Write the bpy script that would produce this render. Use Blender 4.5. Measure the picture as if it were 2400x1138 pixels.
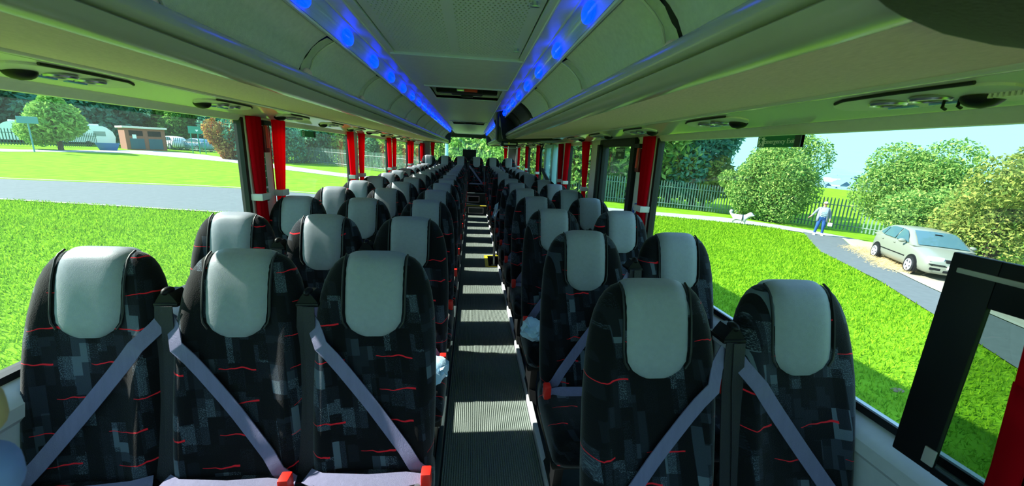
import bpy, bmesh, math, random
import numpy as np
from mathutils import Vector, Matrix
for o in list(bpy.data.objects): bpy.data.objects.remove(o)
S = bpy.context.scene
COL = S.collection
random.seed(5); RNG = np.random.default_rng(7)
R = math.radians
EYE = 1.45                                   # camera height above the coach floor
# ------------------------------------------------------------------ camera, world, sun, exposure
F, TH, PS, RO = 896.4, .2312, .1104, .0448   # focal length in px of a 2400 px frame, pitch, yaw, roll
cam = bpy.data.cameras.new('camera'); co = bpy.data.objects.new('camera', cam); COL.objects.link(co)
cam.sensor_width = 36; cam.lens = F/2400*36; cam.clip_start = .02; cam.clip_end = 3000
fw = Vector((math.sin(PS)*math.cos(TH), math.cos(PS)*math.cos(TH), -math.sin(TH)))
r0 = Vector((math.cos(PS), -math.sin(PS), 0)); up0 = r0.cross(fw); d0 = -up0
rr = r0*math.cos(RO)-d0*math.sin(RO); dd = r0*math.sin(RO)+d0*math.cos(RO)
m = Matrix.Identity(4)
for i in range(3): m[i][0] = rr[i]; m[i][1] = -dd[i]; m[i][2] = -fw[i]
m[0][3], m[1][3], m[2][3] = 0, 0, EYE
co.matrix_world = m; S.camera = co
w = bpy.data.worlds.new('sky'); S.world = w; w.use_nodes = True
nt = w.node_tree; bg = nt.nodes['Background']
tc = nt.nodes.new('ShaderNodeTexCoord'); sx = nt.nodes.new('ShaderNodeSeparateXYZ'); cr = nt.nodes.new('ShaderNodeValToRGB')
nt.links.new(tc.outputs['Generated'], sx.inputs[0]); nt.links.new(sx.outputs['Z'], cr.inputs[0]); nt.links.new(cr.outputs[0], bg.inputs[0])
cr.color_ramp.elements[0].position = 0; cr.color_ramp.elements[0].color = (.25, .52, .60, 1)
cr.color_ramp.elements[1].position = .9; cr.color_ramp.elements[1].color = (.22, .42, .76, 1)
bg.inputs[1].default_value = 1.06
sl = bpy.data.lights.new('sun', 'SUN'); so = bpy.data.objects.new('sun', sl); COL.objects.link(so)
sl.energy = 5.4; sl.angle = R(.6); sl.color = (1, .97, .88)
SEL, SAZ = R(37), R(9)                        # the sun stands to the left, a little towards the rear
sd = Vector((-math.cos(SEL)*math.cos(SAZ), math.cos(SEL)*math.sin(SAZ), math.sin(SEL)))
so.rotation_euler = sd.to_track_quat('Z', 'Y').to_euler(); so.location = (-20, 0, 20)
vs = S.view_settings; vs.view_transform = 'Standard'; vs.look = 'None'; vs.gamma = 1; vs.use_curve_mapping = False
vs.exposure = 1.42

# ------------------------------------------------------------------ materials
def lin(c):
    return tuple(((v/255)/12.92 if v/255 <= .04045 else ((v/255+.055)/1.055)**2.4) for v in c)+(1,)
MATS = {}
def mat(name, rgb, rough=.6, metal=0, noise=0, nscale=40, bump=0, bscale=200, spec=.5, emit=None, estr=0, trans=0, stretch=None):
    M = bpy.data.materials.new(name); M.use_nodes = True; n = M.node_tree; b = n.nodes['Principled BSDF']
    c = lin(rgb); b.inputs['Base Color'].default_value = c; b.inputs['Roughness'].default_value = rough
    b.inputs['Metallic'].default_value = metal; b.inputs['Specular IOR Level'].default_value = spec
    if noise or bump:
        t = n.nodes.new('ShaderNodeTexCoord'); src = t.outputs['Object']
        if stretch:
            mp = n.nodes.new('ShaderNodeMapping'); mp.inputs['Scale'].default_value = stretch
            n.links.new(src, mp.inputs[0]); src = mp.outputs[0]
    if noise:
        x = n.nodes.new('ShaderNodeTexNoise'); x.inputs['Scale'].default_value = nscale; x.inputs['Detail'].default_value = 4
        n.links.new(src, x.inputs['Vector'])
        g = n.nodes.new('ShaderNodeValToRGB')
        g.color_ramp.elements[0].position = .3; g.color_ramp.elements[1].position = .7
        g.color_ramp.elements[0].color = tuple(v*(1-noise) for v in c[:3])+(1,)
        g.color_ramp.elements[1].color = tuple(min(1, v*(1+noise)) for v in c[:3])+(1,)
        n.links.new(x.outputs[0], g.inputs[0]); n.links.new(g.outputs[0], b.inputs['Base Color'])
    if bump:
        x = n.nodes.new('ShaderNodeTexNoise'); x.inputs['Scale'].default_value = bscale; x.inputs['Detail'].default_value = 3
        n.links.new(src, x.inputs['Vector'])
        bp = n.nodes.new('ShaderNodeBump'); bp.inputs['Strength'].default_value = bump; bp.inputs['Distance'].default_value = .01
        n.links.new(x.outputs[0], bp.inputs['Height']); n.links.new(bp.outputs[0], b.inputs['Normal'])
    if emit:
        b.inputs['Emission Color'].default_value = emit+(1,); b.inputs['Emission Strength'].default_value = estr
    MATS[name] = M
    return M
def leafmat(name, c1, c2, tr=.35, scale=1.2):
    M = bpy.data.materials.new(name); M.use_nodes = True; n = M.node_tree; n.nodes.clear()
    out = n.nodes.new('ShaderNodeOutputMaterial'); d = n.nodes.new('ShaderNodeBsdfDiffuse'); t = n.nodes.new('ShaderNodeBsdfTranslucent')
    mx = n.nodes.new('ShaderNodeMixShader'); mx.inputs[0].default_value = tr
    g = n.nodes.new('ShaderNodeNewGeometry'); r = n.nodes.new('ShaderNodeValToRGB')
    r.color_ramp.elements[0].color = lin(c1); r.color_ramp.elements[1].color = lin(c2)
    n.links.new(g.outputs['Random Per Island'], r.inputs[0])
    for s_ in (d, t): n.links.new(r.outputs[0], s_.inputs['Color'])
    n.links.new(d.outputs[0], mx.inputs[1]); n.links.new(t.outputs[0], mx.inputs[2]); n.links.new(mx.outputs[0], out.inputs[0])
    return M
def glassmat(name, tint, refl=.45, dust=0):
    M = bpy.data.materials.new(name); M.use_nodes = True; n = M.node_tree; n.nodes.clear()
    out = n.nodes.new('ShaderNodeOutputMaterial'); t = n.nodes.new('ShaderNodeBsdfTransparent'); t.inputs[0].default_value = tint+(1,)
    gl = n.nodes.new('ShaderNodeBsdfGlossy'); gl.inputs['Roughness'].default_value = .01
    lw = n.nodes.new('ShaderNodeLayerWeight'); lw.inputs[0].default_value = .5
    pw = n.nodes.new('ShaderNodeMath'); pw.operation = 'POWER'; pw.inputs[1].default_value = 4.5
    fr = n.nodes.new('ShaderNodeMath'); fr.operation = 'MULTIPLY_ADD'; fr.inputs[1].default_value = refl; fr.inputs[2].default_value = .02
    n.links.new(lw.outputs['Facing'], pw.inputs[0]); n.links.new(pw.outputs[0], fr.inputs[0])
    mx = n.nodes.new('ShaderNodeMixShader')
    n.links.new(fr.outputs[0], mx.inputs[0]); n.links.new(t.outputs[0], mx.inputs[1]); n.links.new(gl.outputs[0], mx.inputs[2])
    last = mx
    if dust:
        d = n.nodes.new('ShaderNodeBsdfTranslucent'); d.inputs[0].default_value = (.8, .95, .92, 1)
        m2 = n.nodes.new('ShaderNodeMixShader'); m2.inputs[0].default_value = dust
        n.links.new(mx.outputs[0], m2.inputs[1]); n.links.new(d.outputs[0], m2.inputs[2]); last = m2
    n.links.new(last.outputs[0], out.inputs[0])
    return M
def fabricmat():
    """woven moquette: near-black and slate blocks, pale flecks, thin red dashes"""
    M = bpy.data.materials.new('seat moquette'); M.use_nodes = True; n = M.node_tree; b = n.nodes['Principled BSDF']
    N = lambda t: n.nodes.new(t)
    L = n.links.new
    def math_(op, a, b_=None, c=None):
        q = N('ShaderNodeMath'); q.operation = op
        for i, v in enumerate((a, b_, c)):
            if v is None: continue
            if isinstance(v, (int, float)): q.inputs[i].default_value = v
            else: L(v, q.inputs[i])
        return q.outputs[0]
    uv = N('ShaderNodeUVMap'); oi = N('ShaderNodeObjectInfo')
    off = N('ShaderNodeCombineXYZ'); L(math_('MULTIPLY', oi.outputs['Random'], 7.31), off.inputs[0]); L(math_('MULTIPLY', oi.outputs['Random'], 3.77), off.inputs[1])
    ad = N('ShaderNodeVectorMath'); ad.operation = 'ADD'; L(uv.outputs[0], ad.inputs[0]); L(off.outputs[0], ad.inputs[1])
    P = ad.outputs[0]
    sp = N('ShaderNodeSeparateXYZ'); L(P, sp.inputs[0])
    def rnd(*v):
        wn_ = N('ShaderNodeTexWhiteNoise'); wn_.noise_dimensions = '3D'; cb_ = N('ShaderNodeCombineXYZ')
        for i, q_ in enumerate(v):
            if isinstance(q_, (int, float)): cb_.inputs[i].default_value = q_
            else: L(q_, cb_.inputs[i])
        L(cb_.outputs[0], wn_.inputs['Vector']); return wn_.outputs['Value']
    def blocks(sx_, sy_, k):
        # upright rectangles: columns of random offset, cut at random heights
        xs_ = math_('ADD', math_('MULTIPLY', sp.outputs[0], sx_), k*3.3); col = math_('FLOOR', xs_); ro = rnd(col, k, 0)
        ys_ = math_('MULTIPLY_ADD', sp.outputs[1], sy_, math_('MULTIPLY', ro, 5.7)); row_ = math_('FLOOR', ys_)
        return rnd(col, row_, k+.5), rnd(col, row_, k+9.5)
    a1, a2 = blocks(24, 11, 1); c1, c2 = blocks(39, 17, 2)
    fl = N('ShaderNodeTexNoise'); fl.inputs['Scale'].default_value = 330; fl.inputs['Detail'].default_value = 2; L(P, fl.inputs['Vector'])
    v = math_('MULTIPLY_ADD', a1, .62, math_('MULTIPLY', c1, .38))
    fleck = math_('MULTIPLY', math_('GREATER_THAN', fl.outputs[0], .55), math_('GREATER_THAN', a2, .5))
    v = math_('ADD', v, math_('MULTIPLY', fleck, .2))
    ramp = N('ShaderNodeValToRGB'); ramp.color_ramp.interpolation = 'CONSTANT'
    e = ramp.color_ramp.elements; e[0].position = 0; e[0].color = lin((11, 11, 14)); e[1].position = .50; e[1].color = lin((20, 21, 27))
    q = e.new(.64); q.color = lin((29, 32, 40)); q = e.new(.76); q.color = lin((46, 52, 62)); q = e.new(.9); q.color = lin((82, 92, 102))
    L(v, ramp.inputs[0])
    # red dashes
    wob = N('ShaderNodeTexNoise'); wob.inputs['Scale'].default_value = 9; L(P, wob.inputs['Vector'])
    yy = math_('ADD', math_('MULTIPLY', sp.outputs[1], 9.6), math_('MULTIPLY', wob.outputs[0], .55))
    row = math_('FLOOR', yy); fy = math_('FRACT', yy)
    wn = N('ShaderNodeTexWhiteNoise'); wn.noise_dimensions = '1D'; L(row, wn.inputs['W'])
    xx = math_('ADD', math_('MULTIPLY', sp.outputs[0], 4.6), math_('MULTIPLY', wn.outputs['Value'], 9.7))
    fx = math_('FRACT', xx); cx_ = math_('FLOOR', xx)
    wn2 = N('ShaderNodeTexWhiteNoise'); wn2.noise_dimensions = '2D'; cb = N('ShaderNodeCombineXYZ'); L(row, cb.inputs[0]); L(cx_, cb.inputs[1]); L(cb.outputs[0], wn2.inputs['Vector'])
    width = math_('MULTIPLY_ADD', fx, .075, .014)
    dash = math_('MULTIPLY', math_('LESS_THAN', fy, width), math_('MULTIPLY', math_('LESS_THAN', fx, .52), math_('GREATER_THAN', wn2.outputs['Value'], .3)))
    mx = N('ShaderNodeMix'); mx.data_type = 'RGBA'; L(dash, mx.inputs[0]); L(ramp.outputs[0], mx.inputs[6]); mx.inputs[7].default_value = lin((225, 30, 44))
    L(mx.outputs[2], b.inputs['Base Color']); b.inputs['Roughness'].default_value = .9; b.inputs['Specular IOR Level'].default_value = .15
    b.inputs['Sheen Weight'].default_value = .25; b.inputs['Sheen Roughness'].default_value = .4
    bp = N('ShaderNodeBump'); bp.inputs['Strength'].default_value = .35; bp.inputs['Distance'].default_value = .003
    L(fl.outputs[0], bp.inputs['Height']); L(bp.outputs[0], b.inputs['Normal'])
    return M
FAB = fabricmat()
LEA = mat('headrest leatherette', (134, 138, 146), .48, noise=.05, nscale=60, bump=.15, bscale=500)
BLK = mat('black plastic', (18, 18, 20), .5, spec=.25)
DARK = mat('dark rubber', (20, 21, 22), .6)
BELT_SHADE = mat('shaded belt webbing', (30, 28, 34), .6, bump=.4, bscale=90, stretch=(9, 9, .3))  # darker copy of the webbing, shade between the seats put into its colour
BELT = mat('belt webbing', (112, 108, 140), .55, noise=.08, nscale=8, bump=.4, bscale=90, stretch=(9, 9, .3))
RED = mat('red buckle plastic', (235, 40, 30), .4)
STEEL = mat('brushed steel', (190, 198, 200), .28, 1)
CURT = leafmat('red curtain cloth', (222, 16, 36), (222, 16, 36), .55)
PIL = mat('pale grey moulding', (222, 214, 210), .5, noise=.03)
SILL = mat('sill moulding', (196, 196, 200), .42, noise=.03)
PLAST = mat('grey rail plastic', (176, 170, 164), .22, noise=.03, nscale=8)
GLOSS = mat('glossy service panel', (224, 214, 206), .12)
UNDER = mat('woven grey-brown trim cloth', (246, 208, 202), .9, noise=.13, nscale=60, stretch=(6, 1, 6), bump=.25, bscale=300)
PANEL = mat('grey-green locker skin', (218, 216, 208), .72, noise=.06, nscale=60, bump=.2, bscale=400)
CEIL = mat('ceiling laminate', (228, 230, 234), .34, noise=.04, nscale=20)
GRIL = mat('painted grille metal', (226, 230, 238), .38)
RECESS = mat('recess lining', (206, 200, 214), .6)
LEDC = mat('lamp channel white', (214, 226, 236), .35)
LEDB = mat('blue lamp', (10, 50, 255), .3, emit=(.0, .022, 1.0), estr=1.9)
CARP = mat('ribbed aisle carpet', (122, 130, 124), .95, noise=.35, nscale=260, spec=.1)
YEL = mat('yellow edge strip', (235, 215, 40), .5)
STEP = mat('step facing', (52, 64, 66), .6, noise=.1)
WALL = mat('side lining', (150, 152, 156), .8, noise=.05, bump=.1)
SHELL = mat('body shell', (210, 212, 214), .5)
GREEN = mat('sign green', (0, 120, 80), .4)
WHITE = mat('white print', (238, 242, 238), .5)
BLUE = mat('sign blue', (20, 80, 190), .4)
GLASS = glassmat('window glass', (.90, .98, .95), dust=.014)
GLASSR = glassmat('clear window glass', (.92, .98, .97), dust=.008)
DGLASS = glassmat('smoked glass', (.55, .62, .58))
LENS = glassmat('lens', (.93, .96, 1.0), .5)
BAG = mat('pale blue plastic bag', (185, 215, 235), .35, bump=.5, bscale=30)
DOORB = mat('pale blue door paint', (160, 200, 215), .4)

# ------------------------------------------------------------------ mesh helpers
class MB:
    def __init__(s): s.v = []; s.f = []; s.uv = {}
    def add(s, v, f):
        n = len(s.v); s.v += [tuple(p) for p in v]; s.f += [tuple(i+n for i in q) for q in f]; return s
    def box(s, x0, x1, y0, y1, z0, z1):
        v = [(x, y, z) for z in (z0, z1) for y in (y0, y1) for x in (x0, x1)]
        return s.add(v, [(0, 2, 3, 1), (4, 5, 7, 6), (0, 1, 5, 4), (2, 6, 7, 3), (0, 4, 6, 2), (1, 3, 7, 5)])
    def bbox(s, x0, x1, y0, y1, z0, z1, b):
        """box with bevelled edges"""
        b = min(b, (x1-x0)*.45, (y1-y0)*.45, (z1-z0)*.45)
        bm = bmesh.new(); bmesh.ops.create_cube(bm, size=1)
        for p in bm.verts: p.co = Vector((x0+(p.co.x+.5)*(x1-x0), y0+(p.co.y+.5)*(y1-y0), z0+(p.co.z+.5)*(z1-z0)))
        bmesh.ops.bevel(bm, geom=bm.edges[:]+bm.verts[:], offset=b, segments=2, affect='EDGES', profile=.6)
        return s.bm(bm)
    def bm(s, bm, M=None):
        bm.verts.ensure_lookup_table(); 
        for i, p in enumerate(bm.verts): p.index = i
        s.add([(M @ p.co if M else p.co)[:] for p in bm.verts], [[p.index for p in f.verts] for f in bm.faces]); bm.free(); return s
    def loft(s, rings, closed=True, cap=True):
        n = len(rings[0]); base = len(s.v); f = []
        v = [p for r in rings for p in r]
        for i in range(len(rings)-1):
            for j in range(n if closed else n-1):
                k = (j+1) % n; f.append((i*n+j, i*n+k, (i+1)*n+k, (i+1)*n+j))
        if cap and closed: f += [tuple(range(n))[::-1], tuple((len(rings)-1)*n+j for j in range(n))]
        return s.add(v, f)
    def tube(s, pts, r, n=8):
        pts = [Vector(p) for p in pts]; rings = []
        for i, p in enumerate(pts):
            t = (pts[min(i+1, len(pts)-1)]-pts[max(i-1, 0)]).normalized()
            a = t.cross(Vector((0, 0, 1)));
            if a.length < .05: a = t.cross(Vector((0, 1, 0)))
            a.normalize(); b = t.cross(a); rad = r[i] if isinstance(r, (list, tuple)) else r
            rings.append([tuple(p+a*math.cos(2*math.pi*k/n)*rad+b*math.sin(2*math.pi*k/n)*rad) for k in range(n)])
        return s.loft(rings)
    def ell(s, c, rx, ry, rz, nu=14, nv=8, zmin=-1, zmax=1):
        rings = []
        for i in range(nv+1):
            z = zmin+(zmax-zmin)*i/nv if abs(zmin) < 1 or abs(zmax) < 1 else -math.cos(math.pi*i/nv)
            q = math.sqrt(max(0, 1-z*z))
            q = max(q, .02)
            rings.append([(c[0]+rx*q*math.cos(2*math.pi*k/nu), c[1]+ry*q*math.sin(2*math.pi*k/nu), c[2]+rz*z) for k in range(nu)])
        return s.loft(rings)
    def disc(s, c, r, h, axis='z', n=20):
        ring = lambda o, q: [((c[0]+q*math.cos(2*math.pi*k/n), c[1]+q*math.sin(2*math.pi*k/n), c[2]+o) if axis == 'z' else
                           (c[0]+o, c[1]+q*math.cos(2*math.pi*k/n), c[2]+q*math.sin(2*math.pi*k/n)) if axis == 'x' else
                           (c[0]+q*math.cos(2*math.pi*k/n), c[1]+o, c[2]+q*math.sin(2*math.pi*k/n))) for k in range(n)]
        return s.loft([ring(0, r), ring(h, r)])
    def ring(s, c, r, rad, axis='z', n=20, m_=6):
        rings = []
        for k in range(n):
            a = 2*math.pi*k/n; e = (math.cos(a), math.sin(a)); q = []
            for j in range(m_):
                b = 2*math.pi*j/m_; d = r+rad*math.cos(b); h = rad*math.sin(b)
                p = (e[0]*d, e[1]*d, h) if axis == 'z' else (h, e[0]*d, e[1]*d) if axis == 'x' else (e[0]*d, h, e[1]*d)
                q.append((c[0]+p[0], c[1]+p[1], c[2]+p[2]))
            rings.append(q)
        rings.append(rings[0]); return s.loft(rings, cap=False)
    def poly(s, pts, off):
        """flat polygon pts extruded by vector off"""
        n = len(pts); v = [tuple(p) for p in pts]+[tuple(p[i]+off[i] for i in range(3)) for p in pts]
        return s.add(v, [tuple(range(n))[::-1], tuple(range(n, 2*n))]+[(i, (i+1) % n, n+(i+1) % n, n+i) for i in range(n)])
    def mesh(s, name, m_, smooth=False):
        me = bpy.data.meshes.new(name); me.from_pydata(s.v, [], s.f)
        bm = bmesh.new(); bm.from_mesh(me); bmesh.ops.recalc_face_normals(bm, faces=bm.faces); bm.to_mesh(me); bm.free()
        if m_: me.materials.append(m_)
        if smooth:
            me.polygons.foreach_set('use_smooth', [True]*len(me.polygons))
            if smooth != 'full': me.set_sharp_from_angle(angle=R(smooth if smooth is not True else 42))
        return me
    def build(s, name, m_, parent=None, smooth=False):
        return link(name, s.mesh(name, m_, smooth), parent)
def link(name, me, parent=None):
    o = bpy.data.objects.new(name, me); COL.objects.link(o)
    if parent: o.parent = parent
    return o
def tag(o, label=None, cat=None, group=None, kind=None):
    if label: o['label'] = label
    if cat: o['category'] = cat
    if group: o['group'] = group
    if kind: o['kind'] = kind
    return o
def struct(o): o['kind'] = 'structure'; return o
def empty(name, loc=(0, 0, 0), rz=0, label=None, cat=None, group=None):
    o = bpy.data.objects.new(name, None); COL.objects.link(o); o.location = loc; o.rotation_euler = (0, 0, rz); o.empty_display_size = .1
    return tag(o, label, cat, group)
def copytree(o, parent=None):
    kids = [c for c in bpy.data.objects if c.parent == o]
    c = o.copy(); COL.objects.link(c)
    if parent: c.parent = parent
    for k in kids: copytree(k, c)
    return c
def text_mesh(txt, size, m_, name, M, parent=None, ext=.0008, align='CENTER'):
    cu = bpy.data.curves.new(name, 'FONT'); cu.body = txt; cu.size = size; cu.extrude = ext; cu.align_x = align; cu.align_y = 'CENTER'; cu.resolution_u = 3
    t = bpy.data.objects.new('tmp_text', cu); COL.objects.link(t); dg = bpy.context.evaluated_depsgraph_get(); dg.update()
    me = bpy.data.meshes.new_from_object(t.evaluated_get(dg)); bpy.data.objects.remove(t); me.transform(M); me.materials.clear(); me.materials.append(m_); me.name = name
    return link(name, me, parent)
def path_sheet(path, y0, y1, s, ny=1, thick=0):
    """cross-section path of (offset from centre, height above eye) pulled along the coach; s = side"""
    mb = MB(); ys = [y0+(y1-y0)*i/ny for i in range(ny+1)]
    mb.loft([[(CX+s*a, y, EYE+z) for a, z in path] for y in ys], closed=False, cap=False); return mb
def path_solid(path, y0, y1, s):
    mb = MB(); mb.loft([[(CX+s*a, y, EYE+z) for a, z in path] for y in (y0, y1)]); return mb
def ordinal(i): return ['first', 'second', 'third', 'fourth', 'fifth', 'sixth', 'seventh', 'eighth', 'ninth', 'tenth', 'eleventh', 'twelfth', 'thirteenth', 'fourteenth', 'fifteenth', 'sixteenth', 'seventeenth', 'eighteenth', 'nineteenth', 'twentieth'][i]
CX, XL, XR = -.085, -1.42, 1.27
FZ = -.09                                  # floor level
YF, YB = -1.35, 11.35                       # front, drawn in for more daylight, and rear of the saloon
ZS, ZT = .70, 1.60                         # window sill and head
# exec: structure
exec_order = 1

# ------------------------------------------------------------------ coach structure
WELL = (.24, .43, 5.06, 5.60)             # stairwell opening x0,x1,y0,y1
def ribs(x0, x1, y0, y1, pitch=.0115):
    mb = MB(); n = max(1, int((x1-x0)/pitch)); pr = []
    for i in range(n):
        a = x0+(x1-x0)*i/n; q = (x1-x0)/n
        pr += [(a, .0), (a+q*.22, .0052), (a+q*.62, .0052), (a+q*.84, .0)]
    pr.append((x1, 0)); pr += [(x1, -.03), (x0, -.03)]
    mb.loft([[(x, y, z+FZ) for x, z in pr] for y in (y0, y1)]); return mb
fl = MB(); fl.box(XL, -.12, YF, YB, -.06, -.012); fl.box(.37, WELL[1]+.6, YF, WELL[2], -.06, -.012); fl.box(.37, 1.27, WELL[3], YB, -.06, -.012); fl.box(1.02, 1.27, YF, WELL[3], -.06, -.012)
fl.v = [(x, y, z+FZ) for x, y, z in fl.v]
fo = struct(fl.build('floor', STEP))
for x0, x1, y0, y1 in ((-.12, WELL[0], YF, 9.5), (WELL[0], .37, YF, WELL[2]), (WELL[0], .37, WELL[3], 9.5)):
    ribs(x0, x1, y0, y1).build('aisle_carpet', CARP, fo)
wl = MB(); x0, x1, y0, y1 = WELL
wl.box(x0-.01, x0, y0, y1, -.5, -.03); wl.box(x0, 1.02, y0-.01, y0, -.5, -.03); wl.box(x0, 1.02, y1, y1+.01, -.5, -.03); wl.box(x0-.01, 1.02, y0, y1, -.51, -.5); wl.box(.62, 1.02, y0, y1, -.5, -.25)
wl.v = [(x, y, z+FZ) for x, y, z in wl.v]; struct(wl.build('stairwell', DARK))
ye = MB(); ye.box(x0-.035, x0+.012, y0-.02, y1+.02, .0055, .009); ye.box(x0+.012, x1, y0-.02, y0+.005, .0055, .009); ye.box(x0+.012, x1, y1-.004, y1+.02, .0055, .009)
ye.v = [(x, y, z+FZ) for x, y, z in ye.v]; struct(ye.build('trim_1', YEL))
# rear steps
for i, (ya, yb, z0, z1, xa, xb) in enumerate(((9.5, 9.88, -.012, .215, -.125, .37), (9.88, YB, -.012, .485, -.125, .37))):
    st = struct(MB().box(xa, xb, ya, yb, z0, z1).build('step', STEP)); st.location.z = FZ
    MB().box(xa, xb, ya-.012, ya+.05, z1, z1+.008).build('nosing', STEEL if i else YEL, st)
    if i == 0:
        f = MB(); f.box(-.08, .30, ya-.012, ya-.001, .03, .045); f.box(-.08, .30, ya-.012, ya-.001, .165, .18); f.box(-.08, -.065, ya-.012, ya-.001, .045, .165); f.box(.285, .30, ya-.012, ya-.001, .045, .165); f.build('riser_frame', PIL, st)
    else:
        f = MB(); f.box(-.1, .20, ya-.012, ya-.001, .26, .28); f.box(-.1, .20, ya-.012, ya-.001, .40, .42); f.box(-.1, -.08, ya-.012, ya-.001, .28, .40); f.box(.18, .20, ya-.012, ya-.001, .28, .40); f.build('riser_frame', PIL, st)
        MB().box(-.08, .18, ya-.006, ya-.001, .28, .40).build('riser_panel', BLK, st)
# side walls below the sill, sill mouldings
for s, X, nm in ((-1, XL, 'left'), (1, XR, 'right')):
    i = -s
    pr = [(X, FZ-.06), (X, ZS), (X+i*.012, ZS+.002), (X+i*.03, ZS-.006), (X+i*.075, ZS-.03), (X+i*.088, ZS-.05), (X+i*.088, ZS-.09), (X+i*.07, ZS-.11), (X+i*.065, ZS-.3), (X+i*.06, FZ-.012), (X+i*.04, FZ-.06)]
    struct(MB().loft([[(x, y, z) for x, z in pr] for y in (YF, YB)]).build('wall_'+nm, SILL, smooth=30))
    struct(MB().box(min(X-.03, X+i*.02), max(X-.03, X+i*.02), YF, YB, ZS-.002, ZS+.022).build('trim_2' if s < 0 else 'trim_3', DARK))
    # outer skin above the windows, window head band
    hd = [(X, ZT-.03), (X-i*.04, ZT-.03), (X-i*.02, 2.05), (X+i*.1, 2.1), (X+i*.12, 2.06), (X+i*.04, 2.0), (X+i*.035, ZT+.02), (X+i*.015, ZT-.005)]
    struct(MB().loft([[(x, y, z) for x, z in hd] for y in (YF, YB)]).build('wall_upper_'+nm, PIL))
    MBs = MB().box(X-.07 if s < 0 else X+.02, X-.02 if s < 0 else X+.07, YF, YB, -.9, ZS-.02)
    struct(MBs.build('wall_outer_'+nm, SHELL))
struct(MB().box(XL, XR, YF, YB, 2.08, 2.12).build('roof', SHELL))
# ceiling laminate with three openings
HAT = [(-.385, .222, .30, 2.06), (-.325, .216, 3.0, 3.62), (-.335, .19, 6.3, 6.95)]
def holed(x0, x1, y0, y1, z0, z1, holes):
    xs = sorted({x0, x1, *[h[0] for h in holes], *[h[1] for h in holes]}); ys = sorted({y0, y1, *[h[2] for h in holes], *[h[3] for h in holes]}); mb = MB()
    for b, c in zip(ys[:-1], ys[1:]):
        run = None
        for p, q in zip(xs[:-1], xs[1:]):
            mx, my = (p+q)/2, (b+c)/2
            if any(h[0] < mx < h[1] and h[2] < my < h[3] for h in holes): continue
            mb.box(p, q, b, c, z0, z1)
    return mb
ZC = EYE+.447
ce = struct(holed(CX-.335, CX+.335, YF, YB, ZC, ZC+.02, HAT).build('ceiling', CEIL))
for s in (-1, 1):
    path_sheet([(.335, .447), (.345, .449), (.385, .460), (.41, .464)], YF, YB, s).build('ceiling_cove', CEIL, ce, smooth=True)
    path_solid([(.33, .4475), (.333, .4435), (.338, .4435), (.341, .448)], YF, YB, s).build('ceiling_bead', GRIL, ce)
# ends of the saloon
rw = MB(); rw.box(XL, XR, YB, YB+.05, -.2, 1.05); rw.box(XL, XR, YB, YB+.05, 1.84, 2.1); rw.box(XL, -1.2, YB, YB+.05, 1.05, 1.84); rw.box(1.03, XR, YB, YB+.05, 1.05, 1.84)
struct(rw.build('wall_rear', WALL))
rt = struct(MB().box(CX-.52, CX+.52, YB-.22, YB-.002, 1.81, 1.9).build('trim_4', STEP))
MB().ell((-.0, YB-.16, 1.80), .035, .035, .025).build('dome_lamp', BLK, rt, True); MB().bbox(.1, .26, YB-.2, YB-.12, 1.792, 1.812, .005).build('lamp_lens', mat('red lens', (150, 30, 30), .3), rt)
struct(MB().box(-1.2, 1.03, YB+.02, YB+.026, 1.05, 1.84).build('window_rear', GLASSR))
fwl = MB(); fwl.box(XL, XR, YF-.05, YF, -.2, .35); fwl.box(XL, XR, YF-.05, YF, 2.04, 2.1)
struct(fwl.build('wall_front', WALL)); struct(MB().box(XL, XR, YF-.03, YF-.024, .35, 2.04).build('window_front', GLASSR))  # unseen windscreen, enlarged and set close to bring in daylight
# window pillars (y0,y1) and panes
PL = [(.25, .60), (2.59, 2.93), (4.70, 5.02), (6.75, 7.08), (8.80, 9.14), (10.85, YB)]
PR = [(.02, .32), (2.57, 2.90), (3.72, 4.08), (5.02, 5.36), (6.52, 6.8), (7.25, 7.55), (8.75, 9.05), (10.85, YB)]
k = 1
for s, X, PLs, G in ((-1, XL, PL, GLASS), (1, XR, PR, GLASSR)):
    i = -s; yy = YF
    for a, b in PLs:
        p = MB(); xa, xb = sorted((X-i*.02, X+i*.022)); p.bbox(xa, xb, a+.03, b-.03, ZS-.01, ZT+.01, .008)
        po = struct(p.build('pillar', PIL, smooth=30))
        d = MB(); xa, xb = sorted((X-i*.03, X+i*.012)); d.box(xa, xb, a, a+.032, ZS, ZT+.01); d.box(xa, xb, b-.032, b, ZS, ZT+.01); d.build('edge_seal', DARK, po)
        if yy < a-.05 and not (s > 0 and abs(a-3.72) < .1):
            xa = X-i*.012
            struct(MB().add([(xa, yy, ZS), (xa, a, ZS), (xa, a, ZT+.02), (xa, yy, ZT+.02)], [(0, 1, 2, 3)]).build('window_%d' % k, G)); k += 1
        yy = b
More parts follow.
